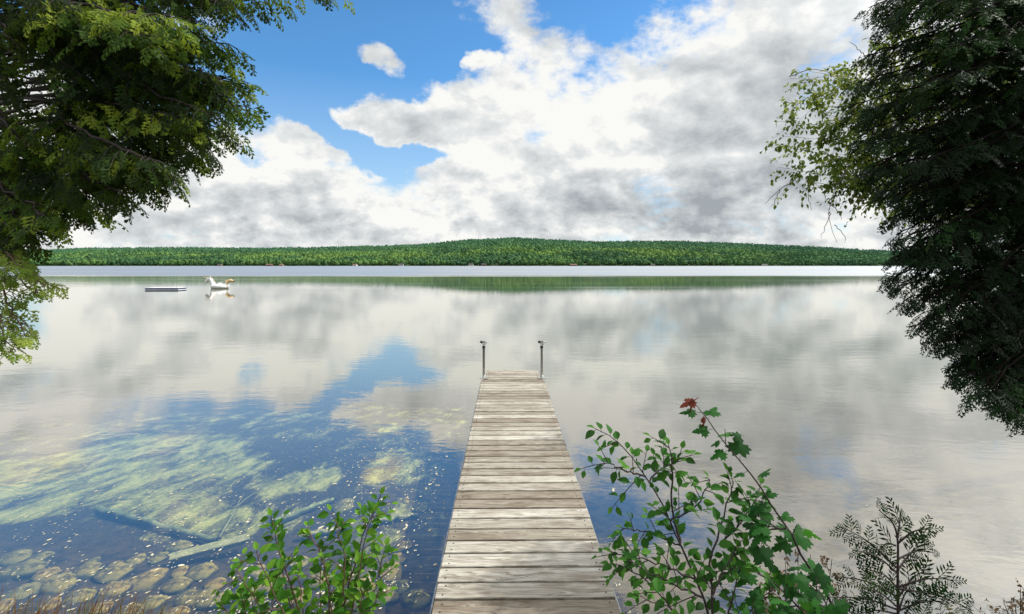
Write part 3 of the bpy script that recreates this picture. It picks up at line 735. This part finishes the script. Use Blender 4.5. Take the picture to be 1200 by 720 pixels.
def leaf_ovate(w_=.33, fold=.30, curl=.22):
    st = [(0, .04), (.15, .62), (.38, 1.0), (.62, .86), (.84, .42), (1, .02)]
    V = []; Q = []
    for x, ww in st:
        z = -curl * x * x; V += [[x, w_ * ww, z + fold * w_ * ww], [x, 0, z], [x, -w_ * ww, z + fold * w_ * ww]]
    for i in range(len(st) - 1):
        a = i * 3; Q += [[a, a + 1, a + 4, a + 3], [a + 1, a + 2, a + 5, a + 4]]
    return np.array(V, float), np.array(Q)
def leaf_maple(seed=0):
    half = [(.00, .0), (-.10, .10), (-.16, .30), (.02, .28), (.00, .48), (.14, .44), (.26, .60), (.33, .42), (.46, .46), (.42, .30), (.44, .17), (.62, .25), (.68, .16), (.82, .15), (1.0, .0)]
    r = np.random.default_rng(seed)
    rim = [(x + r.normal(0, .012), y + r.normal(0, .012)) for x, y in half] + [(x + r.normal(0, .012), -y + r.normal(0, .012)) for x, y in half[-2:0:-1]]
    V = [[.3, 0, .02]]; 
    for x, y in rim: V.append([x, y, -.22 * max(0, x - .2) ** 1.5 - .34 * abs(y) ** 1.6 + .05 * abs(y)])
    n = len(rim); T_ = [[0, 1 + i, 1 + (i + 1) % n] for i in range(n)]
    return np.array(V, float), np.array(T_)
LO = leaf_ovate(); LM = [leaf_maple(s_) for s_ in range(3)]

def frame(dirs, ups, size):
    d_ = dirs / (np.linalg.norm(dirs, axis=-1, keepdims=True) + 1e-9)
    s_ = np.cross(ups, d_); s_ /= np.linalg.norm(s_, axis=-1, keepdims=True) + 1e-9
    u_ = np.cross(d_, s_)
    return np.stack([d_, s_, u_], -1) * np.asarray(size)[:, None, None]
def curve(pts, n=14):
    P = np.array(pts, float); k = len(P)
    # Catmull-Rom
    Q = np.concatenate([[2 * P[0] - P[1]], P, [2 * P[-1] - P[-2]]]); out = []
    for u in np.linspace(0, k - 1 - 1e-6, n):
        i = int(u); f = u - i; a, b_, c_, d_ = Q[i], Q[i + 1], Q[i + 2], Q[i + 3]
        out.append(.5 * ((2 * b_) + (c_ - a) * f + (2 * a - 5 * b_ + 4 * c_ - d_) * f * f + (3 * b_ - a - 3 * c_ + d_) * f ** 3))
    return np.array(out)

class Crown:
    def __init__(s, seed): s.r = np.random.default_rng(seed); s.wood = MB(); s.D = []; s.U = []; s.P = []; s.S = []; s.K = []
    def spray(s, p, d_, size, shade):
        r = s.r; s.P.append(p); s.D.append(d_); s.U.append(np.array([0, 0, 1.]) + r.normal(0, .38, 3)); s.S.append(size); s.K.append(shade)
    def branch(s, pts, rad, length_side, fs, t0=.2, step=.055, droop=.35, shade=.5, dens=1.0):
        """a limb with side branches in a drooping plane, sprays along every side branch"""
        r = s.r; Q = curve(pts, 18); L = np.linalg.norm(np.diff(Q, axis=0), axis=1).sum()
        Q[1:-1] += r.normal(0, .012, Q[1:-1].shape)
        s.wood.tube(Q, np.linspace(rad, rad * .22, 18), 6, r.random())
        nS = max(3, int(L * (1 - t0) / .13 * dens))
        for i in range(nS):
            tt = t0 + (1 - t0) * (i + r.random() * .7) / nS; x = min(tt, .999) * 17; k = int(x); p = Q[k] + (Q[min(k + 1, 17)] - Q[k]) * (x - k)
            ax = Q[min(k + 2, 17)] - Q[max(k - 1, 0)]; ax /= np.linalg.norm(ax)
            side = np.cross(ax, [0, 0, 1.]); side /= np.linalg.norm(side) + 1e-9; s_ = 1 if i % 2 else -1
            dd = ax * r.uniform(.45, .95) + side * s_ * r.uniform(.6, 1.1) + np.array([0, 0, r.uniform(-.35, .22)])
            dd /= np.linalg.norm(dd); sl_ = length_side * (1.12 - tt) * r.uniform(.55, 1.15) + fs * .5
            B = np.array([p + dd * sl_ * u + np.array([0, 0, -droop * sl_ * u * u]) for u in np.linspace(0, 1, 6)])
            s.wood.tube(B, np.linspace(rad * .28, .0018, 6), 4, r.random(), cap=False)
            nf = max(2, int(sl_ / step))
            for j in range(nf):
                u = (j + .6) / nf; pp = p + dd * sl_ * u + np.array([0, 0, -droop * sl_ * u * u])
                sd = np.cross(dd, [0, 0, 1.]) * (1 if j % 2 else -1)
                fd = dd * .8 + sd * r.uniform(.2, .9) + np.array([0, 0, -droop * 1.1 * u - r.uniform(0, .5)]) + r.normal(0, .12, 3)
                s.spray(pp, fd, fs * r.uniform(.65, 1.2), np.clip(shade + r.normal(0, .16), 0, 1))
        s.spray(Q[-1], Q[-1] - Q[-3] + [0, 0, -.02], fs * 1.1, shade)
    def finish(s, name_f, mat, shapes, parent, wood_mat, wname='branches'):
        P = np.array(s.P); D = np.array(s.D); U = np.array(s.U); S = np.array(s.S); K = np.array(s.K)
        M = frame(D, U, S); b = MB(); sel = s.r.integers(0, len(shapes), len(P))
        for i, (bv, bf) in enumerate(shapes):
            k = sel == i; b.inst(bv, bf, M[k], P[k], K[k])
        o = s.wood.build(wname, wood_mat, None, True); o.parent = parent; o.location = -np.array(parent.location)
        f = b.build(name_f, mat, None, False); f.parent = parent; f.location = -np.array(parent.location)
        return o, f, len(P)

# ------------------------------------------------------------------ left evergreen
lt = empty('evergreen_tree', (-5.7, 5.3, .5)); tag(lt, 'sunlit evergreen on the left bank reaching boughs over the water', 'tree')
b = MB(); TL = curve([(-5.7, 5.3, .3), (-5.62, 5.25, 2.2), (-5.72, 5.3, 4.2), (-5.66, 5.3, 6.6), (-5.7, 5.3, 8.0)], 24)
b.tube(TL, np.linspace(.24, .07, 24), 14); o = b.build('trunk', m_bark, None, True); o.parent = lt; o.location = -np.array(lt.location)
cr = Crown(5); r = np.random.default_rng(31)
def limb(crn, tx, ty, trunkxy, tip, lift, rad, ls, fs, **kw):
    T_ = at(*tip); base = np.array([trunkxy[0], trunkxy[1], T_[2] + lift])
    mid = base * .5 + T_ * .5 + [0, 0, abs(lift) * .25 + .12]; q3 = base * .2 + T_ * .8 + [0, 0, .10]
    crn.branch([base, mid, q3, T_], rad, ls, fs, **kw)
edge = [(405, -34, 4.5), (395, -22, 4.2), (302, -4, 4.6), (265, 2, 4.3), (226, 26, 4.0), (272, 58, 4.4), (286, 98, 4.6), (284, 126, 4.3), (266, 154, 4.5), (236, 168, 4.0), (230, 182, 4.4), (192, 200, 4.2),
        (172, 218, 4.5), (140, 228, 3.9), (108, 244, 4.4), (78, 250, 4.0), (50, 262, 4.4), (26, 272, 4.1), (8, 276, 3.8), (-10, 280, 4.4), (262, 96, 3.9), (245, 135, 3.8), (180, 190, 3.7)]
for (px, py, dd) in edge:
  for q_ in range((3 if dd > 4.1 else 2) if px < 320 else 1):
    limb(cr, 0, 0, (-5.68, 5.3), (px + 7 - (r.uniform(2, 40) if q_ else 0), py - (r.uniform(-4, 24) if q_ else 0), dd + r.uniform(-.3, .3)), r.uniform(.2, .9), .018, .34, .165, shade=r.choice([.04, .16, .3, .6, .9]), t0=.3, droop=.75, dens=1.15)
for i in range(30):
    px = r.uniform(-10, 255); py = r.uniform(-30, 250)
    if 30 < px < 140 and 120 < py < 230 and r.random() < .7: continue
    if px > 250 - max(0, py - 120) * 1.1: continue
    if py > 205: py -= 60
    limb(cr, 0, 0, (-5.68, 5.3), (px, py, r.uniform(3.7, 5.6)), r.uniform(.0, .9), .018, .40, .17, shade=r.choice([0, .05, .15, .3, .6]), t0=.2, droop=.75)  # inner limbs take darker tones: crown shade put into the colour
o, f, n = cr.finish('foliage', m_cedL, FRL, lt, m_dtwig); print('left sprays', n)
cr = Crown(6)
for (px, py, dd) in [(52, 338, 3.6), (34, 322, 3.7), (20, 312, 3.6), (30, 395, 3.5), (14, 412, 3.4), (4, 385, 3.5), (20, 352, 3.8), (2, 330, 3.7), (-12, 300, 3.6), (-15, 400, 3.4), (40, 345, 3.7)]:
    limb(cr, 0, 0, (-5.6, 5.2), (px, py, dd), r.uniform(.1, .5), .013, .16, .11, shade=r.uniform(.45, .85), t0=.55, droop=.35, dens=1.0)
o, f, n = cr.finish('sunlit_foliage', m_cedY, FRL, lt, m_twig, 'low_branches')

# ------------------------------------------------------------------ right dark evergreen
rt = empty('evergreen_tree', (4.7, 3.9, .45)); tag(rt, 'dense dark evergreen in its own shade filling the right edge', 'tree')
b = MB(); TL = curve([(4.7, 3.9, .1), (4.74, 3.85, 1.8), (4.66, 3.9, 3.4), (4.7, 3.9, 5.2)], 24)
b.tube(TL, np.linspace(.27, .08, 24), 14); o = b.build('trunk', m_bark, None, True); o.parent = rt; o.location = -np.array(rt.location)
cr = Crown(8); r = np.random.default_rng(41)
edge = [(1018, 2, 5.0), (1030, 25, 5.2), (1012, 60, 5.2), (1000, 95, 5.1), (998, 130, 5.0), (1006, 165, 4.9), (1018, 195, 5.0), (1036, 222, 4.9), (1046, 250, 5.0), (1050, 280, 4.8), (1050, 305, 5.0), (1046, 330, 4.8), (1058, 352, 4.9), (1078, 372, 4.7),
        (1096, 392, 4.8), (1112, 410, 4.7), (1118, 432, 4.6), (1130, 445, 4.6), (1146, 456, 4.5), (1168, 470, 4.5), (1192, 480, 4.4), (1215, 488, 4.4)]
for (px, py, dd) in edge:
    for q_ in range(4):
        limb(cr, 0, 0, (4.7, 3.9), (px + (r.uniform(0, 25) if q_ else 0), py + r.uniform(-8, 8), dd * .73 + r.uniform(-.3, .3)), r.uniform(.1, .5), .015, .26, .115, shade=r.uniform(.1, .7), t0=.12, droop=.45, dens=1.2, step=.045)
for i in range(120):
    py = r.uniform(-40, 480); lo = np.interp(py, [0, 100, 200, 300, 350, 400, 440, 480], [1040, 1020, 1035, 1065, 1065, 1110, 1135, 1170]) + 15
    limb(cr, 0, 0, (4.7, 3.9), (r.uniform(lo, max(lo + 10, 1230)), py, r.uniform(3.0, 4.4)), r.uniform(.0, .5), .013, .27, .12, shade=r.uniform(.0, .6) + (.3 if py < 110 else 0), t0=.1, droop=.45, dens=1.1, step=.045)  # upper limbs toned lighter, painting sunlight on the crown top
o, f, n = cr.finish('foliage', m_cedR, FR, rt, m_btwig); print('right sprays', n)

# ------------------------------------------------------------------ birch behind the dark evergreen
bt = empty('birch_tree', (8.2, 7.2, .6)); tag(bt, 'birch with small yellow green leaves leaning out behind the dark evergreen', 'tree')
b = MB(); b.tube(curve([(8.2, 7.2, .3), (8.0, 7.1, 2.5), (7.5, 6.9, 5), (7.2, 6.8, 7.5)], 20), np.linspace(.15, .06, 20), 12); o = b.build('trunk', m_bark, None, True); o.parent = bt; o.location = -np.array(bt.location)
cr = Crown(9); r = np.random.default_rng(51)
def leafy(crn, Q, rad, nleaf, size, spread=.06, hang=.5, shade=.5, seg=5):
    rr = crn.r; n_ = len(Q)
    crn.wood.tube(Q, np.linspace(rad, rad * .3, n_), seg, rr.random(), cap=False)
    for j in range(nleaf):
        x = (j + rr.random()) / nleaf * (n_ - 1.001); k = int(x); p = Q[k] + (Q[k + 1] - Q[k]) * (x - k)
        ax = Q[k + 1] - Q[k]; ax /= np.linalg.norm(ax) + 1e-9; d_ = ax * .6 + rr.normal(0, .6, 3); d_[2] -= hang
        d_ /= np.linalg.norm(d_); q = p + d_ * spread * rr.random()
        crn.P.append(q); crn.D.append(d_); crn.U.append(np.array([0, 0, 1.]) + rr.normal(0, .5, 3)); crn.S.append(size * rr.uniform(.6, 1.2)); crn.K.append(np.clip(shade + rr.normal(0, .2), 0, 1))
def bough(crn, base, tip, rad, nsub, sublen, nleaf, size, shade, sag=.15):
    rr = crn.r; mid = base * .5 + tip * .5 + [0, 0, sag]; Q = curve([base, mid, tip], 16); leafy(crn, Q[8:], rad * .5, nleaf, size, shade=shade)
    crn.wood.tube(Q[:9], np.linspace(rad, rad * .5, 9), 6, rr.random())
    for i in range(nsub):
        tt = rr.uniform(.3, 1) * 15; k = min(int(tt), 14); p = Q[k]; ax = Q[k + 1] - Q[k]; ax /= np.linalg.norm(ax)
        d_ = ax * rr.uniform(.4, 1) + rr.normal(0, .55, 3); d_ /= np.linalg.norm(d_); L = sublen * rr.uniform(.4, 1.1)
        S_ = np.array([p + d_ * L * u + np.array([0, 0, -.3 * L * u * u]) + rr.normal(0, .008, 3) for u in np.linspace(0, 1, 6)])
        leafy(crn, S_, rad * .25, nleaf, size, shade=shade)
for (px, py) in [(886, 168), (893, 142), (902, 120), (912, 92), (935, 84), (962, 82), (984, 70), (1002, 44), (1022, 22), (898, 196), (915, 208), (934, 215), (958, 212), (985, 204), (935, 130), (950, 160), (925, 175), (970, 120), (965, 180), (990, 100), (1000, 150), (905, 160), (930, 108), (948, 190), (1030, 60), (1060, 30), (1080, 80), (1050, -10), (1120, 20), (1150, 90)]:
    T_ = at(px + 14, py, r.uniform(5.9, 6.6)); bs_ = np.array([7.4, 6.95, T_[2] + r.uniform(-1.4, -.2)])
    bough(cr, bs_, T_, .010, 30, .44, 19, .058, r.uniform(.2, .75))
P = np.array(cr.P); keep = ~((600 + F * P[:, 0] / P[:, 1] < 876))
for nm in 'PDUSK': setattr(cr, nm, list(np.array(getattr(cr, nm))[keep]))
for pts in [[(992, 196), (978, 225), (972, 250), (980, 285)], [(978, 222), (990, 205), (1000, 190)], [(974, 250), (966, 268), (962, 280)], [(977, 262), (988, 275), (990, 286)], [(1000, 200), (1004, 225), (1013, 243)], [(946, 208), (947, 228), (951, 246)],
            [(930, 212), (910, 225), (896, 240)], [(914, 222), (908, 235), (904, 243)], [(1003, 222), (998, 235), (999, 240)], [(973, 240), (984, 250), (986, 258)], [(925, 90), (960, 82), (1030, 110)], [(1010, 62), (1026, 82), (1046, 98)], [(1010, 62), (1000, 52), (996, 50)]]:
    Q = curve([at(a, c_, 6.0 + .002 * i) for i, (a, c_) in enumerate(pts)], 10); Q += r.normal(0, .006, Q.shape); cr.wood.tube(Q, np.linspace(.0055, .0022, 10), 4, .5, cap=False)
o, f, n = cr.finish('foliage', m_birch, [LO], bt, m_gtwig); print('birch leaves', n)

# ------------------------------------------------------------------ shrubs on the near bank
def sapling(name, label, cat, seed, stems, leaves, mat, wood, lsize, Y, spacing=.030, subn=5, subl=.16, rad=.0055, shade=.5, hang=.15, group=None, pet=.012, leafstart=.25, updir=.25, rootz=.25):
    """stems: lists of photo pixels (lower end first) at distance Y; leaves sit alternately along twigs"""
    cr = Crown(seed); rr = cr.r
    allQ = []
    for si, st in enumerate(stems):
        yy = Y + rr.uniform(-.12, .12) if len(st[0]) == 2 else st[0][2]
        P_ = [at(q[0], q[1], yy + .03 * k) for k, q in enumerate(st)]
        Q = curve(P_, 16); Q[1:] += rr.normal(0, .003, Q[1:].shape); allQ.append(Q)
        cr.wood.tube(Q, np.linspace(rad if si < 3 else rad * .7, rad * .3, 16), 6, rr.random())
        L = np.linalg.norm(np.diff(Q, axis=0), axis=1).sum()
        def put(Qx, n_, sc_):
            m_ = len(Qx)
            for j in range(n_):
                x = (j + .5) / n_ * (m_ - 1.001); k = int(x); p = Qx[k] + (Qx[k + 1] - Qx[k]) * (x - k); ax = Qx[k + 1] - Qx[k]; ax /= np.linalg.norm(ax) + 1e-9
                sd = np.cross(ax, [0, -.6, .8]); sd /= np.linalg.norm(sd) + 1e-9; s_ = 1 if j % 2 else -1
                d_ = ax * .55 + sd * s_ * rr.uniform(.5, 1.1) + rr.normal(0, .28, 3); d_[2] += updir - hang - rr.random() * .35
                d_ /= np.linalg.norm(d_); q = p + d_ * pet
                cr.wood.tube([p, q], [.0011, .0009], 3, .5, cap=False)
                up = np.array([0, -.25, 1.]) + rr.normal(0, .42, 3)
                cr.P.append(q); cr.D.append(d_); cr.U.append(up); cr.S.append(lsize * sc_ * rr.uniform(.55, 1.25)); cr.K.append(np.clip(shade + rr.normal(0, .22), 0, 1))
            if 'maple' in name: return
            e = Qx[-1]; cr.P.append(e); cr.D.append(Qx[-1] - Qx[-2] + [0, 0, .001]); cr.U.append(np.array([.2, -.2, 1.])); cr.S.append(lsize * sc_ * .8); cr.K.append(min(1, shade + .25))
        k0 = int(16 * leafstart); put(Q[k0:], max(3, int(L * (1 - leafstart) / spacing)), 1)
        for i in range(subn):
            k = min(14, int(16 * (leafstart * .6 + (1 - leafstart * .6) * (i + rr.random()) / subn))); p = Q[k]; ax = Q[k + 1] - Q[k]; ax /= np.linalg.norm(ax)
            sd = np.cross(ax, [0, -1, .2]); sd /= np.linalg.norm(sd); s_ = 1 if i % 2 else -1
            d_ = ax * rr.uniform(.5, .9) + sd * s_ * rr.uniform(.6, 1) + np.array([0, rr.normal(0, .5), .1]); d_ /= np.linalg.norm(d_)
            l_ = subl * rr.uniform(.5, 1.2) * (1.15 - .5 * k / 15)
            S_ = np.array([p + d_ * l_ * u + np.array([0, 0, -.12 * l_ * u * u]) for u in np.linspace(0, 1, 6)])
            cr.wood.tube(S_, np.linspace(rad * .38, .0012, 6), 5, rr.random(), cap=False); put(S_, max(2, int(l_ / spacing)), .9)
    base = np.mean([q[0] for q in allQ], axis=0)
    e = empty(name, (base[0], base[1], float(floor_z(np.array(base[0]), np.array(base[1]))))); tag(e, label, cat, group)
    o, f, n = cr.finish('leaves', mat, leaves, e, wood, 'stems'); print(name, n)
    return e, cr
# left leafy shrub
sh = [[(372, 850), (362, 770), (342, 690), (326, 640), (318, 606)], [(376, 850), (392, 760), (408, 690), (428, 625), (446, 580)], [(374, 850), (386, 740), (384, 680), (372, 640), (362, 628)], [(378, 850), (412, 770), (434, 710), (444, 670), (452, 640)],
      [(368, 850), (338, 770), (306, 715), (286, 680), (276, 668)], [(368, 850), (330, 790), (282, 740), (262, 712)], [(380, 850), (404, 780), (420, 730), (424, 690)], [(372, 850), (360, 770), (352, 730), (338, 700)], [(372, 850), (396, 740), (404, 660), (396, 622), (404, 612)],
      [(376, 850), (386, 780), (392, 730), (384, 705)], [(372, 850), (350, 760), (318, 690), (300, 645)], [(366, 850), (320, 780), (300, 730), (296, 700)]]
for q_ in ((270, 700), (330, 655), (376, 655), (415, 650), (438, 600), (444, 690), (350, 668), (400, 672), (282, 700), (318, 700)):
    sh.append([(372, 850), (372 + (q_[0] - 372) * .45, 770), (372 + (q_[0] - 372) * .8, q_[1] + 45), q_])
sapling('leafy_shrub', 'bright green leafy shrub left of the dock at the bank', 'shrub', 61, sh, [LO], m_alder, m_twig, .046, 2.15, spacing=.028, subn=6, subl=.13, shade=.42, leafstart=.25)
# small-leaved sapling right of the dock
sh = [[(842, 860), (834, 730), (814, 675), (797, 637), (780, 600), (757, 559), (727, 521), (697, 503)], [(846, 860), (834, 712), (832, 660), (844, 619), (855, 581), (858, 560)], [(797, 637), (788, 600), (788, 548), (784, 520)],
      [(799, 640), (765, 626), (727, 619)], [(816, 680), (770, 660), (715, 647)], [(822, 700), (780, 680), (735, 657)], [(757, 559), (730, 550), (706, 541)], [(838, 860), (812, 760), (776, 700), (740, 668), (714, 660)], [(844, 640), (870, 610), (890, 580)],
      [(786, 610), (818, 590), (832, 560)], [(842, 860), (850, 740), (862, 690), (872, 640)], [(842, 860), (826, 760), (790, 715), (750, 700)], [(834, 700), (850, 665), (862, 650)], [(842, 860), (860, 760), (884, 710), (905, 690)], [(760, 566), (776, 548), (798, 540)]]
sapling('birch_sapling', 'slender sapling with small oval leaves close by the right dock edge', 'sapling', 62, sh, [LO], m_sapl, m_dtwig, .046, 1.95, spacing=.029, subn=5, subl=.13, shade=.38, leafstart=.15)
# maple sapling with the red tip
sh = [[(1010, 850), (979, 720), (949, 666), (922, 619), (896, 581), (870, 544), (840, 506), (820, 480)], [(1000, 850), (960, 750), (925, 700), (890, 672), (866, 660)], [(1006, 850), (985, 760), (950, 720), (915, 706)], [(1004, 850), (990, 760), (968, 705), (952, 690)],
      [(1000, 850), (950, 760), (905, 730), (880, 715)], [(922, 619), (900, 622), (882, 640)]]
msap, mcr = sapling('maple_sapling', 'leaning maple sapling with lobed leaves and a red leaf at its tip', 'sapling', 63, sh, LM, m_maple, m_dtwig, .074, 1.85, spacing=.056, subn=4, subl=.10, shade=.35, leafstart=.12, hang=.35, pet=.03)
tp = at(812, 470, 2.08); mcr_w = MB(); mcr_w.tube([at(820, 480, 2.09), at(812, 470, 2.08)], [.0014, .001], 4); o = mcr_w.build('stem_tip', m_dtwig); o.parent = msap; o.location = -np.array(msap.location)
b = MB(); D_ = np.array([[-.75, -.1, -.25], [-.2, -.2, -.9], [.3, -.3, .4]]); M_ = frame(D_, np.array([[0, -.4, 1.], [.8, -.6, .3], [0, -.3, 1]]), [.062, .05, .03]); b.inst(*LM[0], M_, np.array([tp, tp, tp]), np.array([.5, .2, .8]))
o = b.build('red_leaf', m_redleaf); o.parent = msap; o.location = -np.array(msap.location); b = MB()
tp2 = at(826, 490, 2.07); b.inst(*LM[1], M_[1:2], tp2[None], np.array([.3]))
o = b.build('red_leaf', m_redleaf); o.parent = msap; o.location = -np.array(msap.location)

# young cedar
ce = Crown(71); rr = ce.r; Yc = 2.2
stem = [at(*p) for p in [(1056, 880, Yc), (1053, 760, Yc), (1052, 674, Yc), (1052, 635, Yc), (1046, 613, Yc), (1030, 598, Yc)]]
ce.wood.tube(curve(stem, 20), np.linspace(.007, .002, 20), 8)
FS = [frond(s_ + 20, 10, .062, False) for s_ in range(3)]
br = [((1052, 637), (1089, 620)), ((1050, 640), (1030, 645)), ((1050, 665), (988, 618)), ((1053, 655), (1095, 648)), ((1052, 672), (1006, 646)), ((1052, 668), (1086, 636)), ((1052, 700), (986, 676)), ((1053, 690), (1141, 716)), ((1053, 688), (1120, 680)), ((1052, 715), (975, 700)), ((1053, 716), (1110, 705)),
      ((1052, 630), (1057, 604)), ((1052, 625), (1036, 604)), ((1052, 690), (1020, 668)), ((1053, 700), (1085, 668)), ((1052, 720), (1000, 722)), ((1053, 725), (1128, 735)), ((1052, 740), (970, 735)), ((1052, 735), (1080, 700)), ((1052, 705), (1035, 690)), ((1052, 720), (1066, 690)), ((1053, 745), (1150, 745)), ((1052, 712), (1012, 690))]
for k, (a, c_) in enumerate(br):
    y0_ = Yc; y1_ = Yc + rr.uniform(-.16, .16); A = at(*a, y0_); B_ = at(*c_, y1_); mid = (A + B_) / 2 + [0, 0, .02]; Q = curve([A, mid, B_], 10); ce.wood.tube(Q, np.linspace(.0045, .0014, 10), 5, .4, cap=False)
    L = np.linalg.norm(B_ - A); nf = max(3, int(L / .036))
    for j in range(nf):
        u = .22 + .78 * j / nf; x = u * 8.99; i = int(x); p = Q[i] + (Q[i + 1] - Q[i]) * (x - i); ax = (Q[i + 1] - Q[i]); ax /= np.linalg.norm(ax)
        up = np.cross(ax, np.array([.1, 1, .2])); up *= (1 if j % 2 else -1)
        ce.P.append(p); ce.D.append(ax * .9 + up * .95 + rr.normal(0, .12, 3)); ce.U.append(np.array([0, -.8, .6]) + rr.normal(0, .3, 3)); ce.S.append((.10 - .035 * u) * rr.uniform(.7, 1.2)); ce.K.append(rr.random() * .8)
    ce.P.append(Q[-2]); ce.D.append(Q[-1] - Q[-3]); ce.U.append(np.array([0, -.8, .6])); ce.S.append(.06); ce.K.append(.5)
for p in ((1052, 635), (1048, 617), (1038, 605), (1031, 599)): ce.P.append(at(*p, Yc)); ce.D.append(np.array([-.3 + rr.random() * .6, 0, 1.])); ce.U.append(np.array([0, -1, .2])); ce.S.append(.05); ce.K.append(.5)
cd = empty('cedar_sapling', (stem[0][0], Yc, .1)); tag(cd, 'young dark cedar with lacy flat sprays at the lower right', 'sapling')
ce.finish('foliage', leafmat('young_cedar_foliage', [(.1, (.005, .014, .005)), (.6, (.011, .034, .009)), (.95, (.035, .09, .015))], (.25), (.08, .18, .02), .8, .02), FS, cd, m_dtwig)

# dry flowering bush and corner sprig
def dry_bush(name, label, seed, base, tips, Y, n_leaf, lsize):
    cr = Crown(seed); rr = cr.r; B_ = at(*base, Y)
    for (px, py) in tips:
        T_ = at(px, py, Y + rr.uniform(-.15, .15)); Q = curve([B_, B_ * .45 + T_ * .55 + [rr.normal(0, .02), 0, .05], T_], 10); cr.wood.tube(Q, np.linspace(.0035, .0012, 10), 5, .4, cap=False)
        for i in range(7):
            k = rr.integers(4, 9); d_ = rr.normal(0, .6, 3) + (Q[k + 1] - Q[k]) / np.linalg.norm(Q[k + 1] - Q[k]); d_[2] = abs(d_[2]); d_ /= np.linalg.norm(d_); l_ = rr.uniform(.04, .1)
            S_ = np.array([Q[k], Q[k] + d_ * l_ * .5, Q[k] + d_ * l_ + rr.normal(0, .008, 3)]); cr.wood.tube(S_, [.0012, .001, .0007], 3, .4, cap=False)
            for j in range(n_leaf):
                p = S_[1] + (S_[2] - S_[1]) * rr.random() + rr.normal(0, .006, 3); cr.P.append(p); cr.D.append(rr.normal(0, 1, 3)); cr.U.append(rr.normal(0, 1, 3)); cr.S.append(lsize * rr.uniform(.6, 1.3)); cr.K.append(rr.random())
    e = empty(name, (B_[0], B_[1], .2)); tag(e, label, 'bush'); cr.finish('foliage', m_dry, [LO], e, m_dtwig, 'stems')  # dried flower heads, all in one mesh under the foliage name
dry_bush('dry_bush', 'twiggy brown bush with faded flower heads between maple and cedar', 81, (945, 880), [(905, 672), (920, 655), (890, 690), (935, 640), (950, 650), (965, 672), (975, 655), (985, 690), (915, 700), (945, 690), (930, 668), (960, 700), (895, 712), (902, 640), (990, 712)], 2.35, 10, .016)
dry_bush('twiggy_bush', 'small bush tip poking in at the far lower right corner', 82, (1215, 880), [(1176, 705), (1185, 700), (1196, 690), (1205, 680), (1190, 712), (1170, 715), (1210, 700), (1200, 715), (1162, 722)], 2.3, 4, .018)

# dry grass stems at the lower left
r_ = np.random.default_rng(91); b = MB()
for i in range(520):
    px = r_.uniform(-60, 215); Yg_ = r_.uniform(2.45, 2.75); X_ = (px - 600) * Yg_ / F; z0 = float(floor_z(np.array(X_), np.array(Yg_)))
    top = HZ + F * (CAM_H - 0) / Yg_; hgt = r_.uniform(.05, .30) * (1.0 if px < 190 else .6)
    p0 = np.array([X_, Yg_, min(z0, .2) - .02]); tipz = CAM_H - (r_.uniform(692, 735) + (12 if px > 150 else 0) - HZ) * (Yg_ + .05) / F
    p2 = np.array([X_ + r_.normal(.05, .06), Yg_ + r_.uniform(0, .12), tipz]); p1 = (p0 + p2) / 2 + [r_.normal(0, .015), 0, .02]
    b.tube(curve([p0, p1, p2], 6), np.linspace(.0028, .0008, 6), 3, r_.random() * (.75 if r_.random() < .8 else 1.3), cap=False)
tag(b.build('dry_grass', m_drygrass), 'reddish dry grass stems on the bank edge at the lower left', 'grass', kind='stuff')
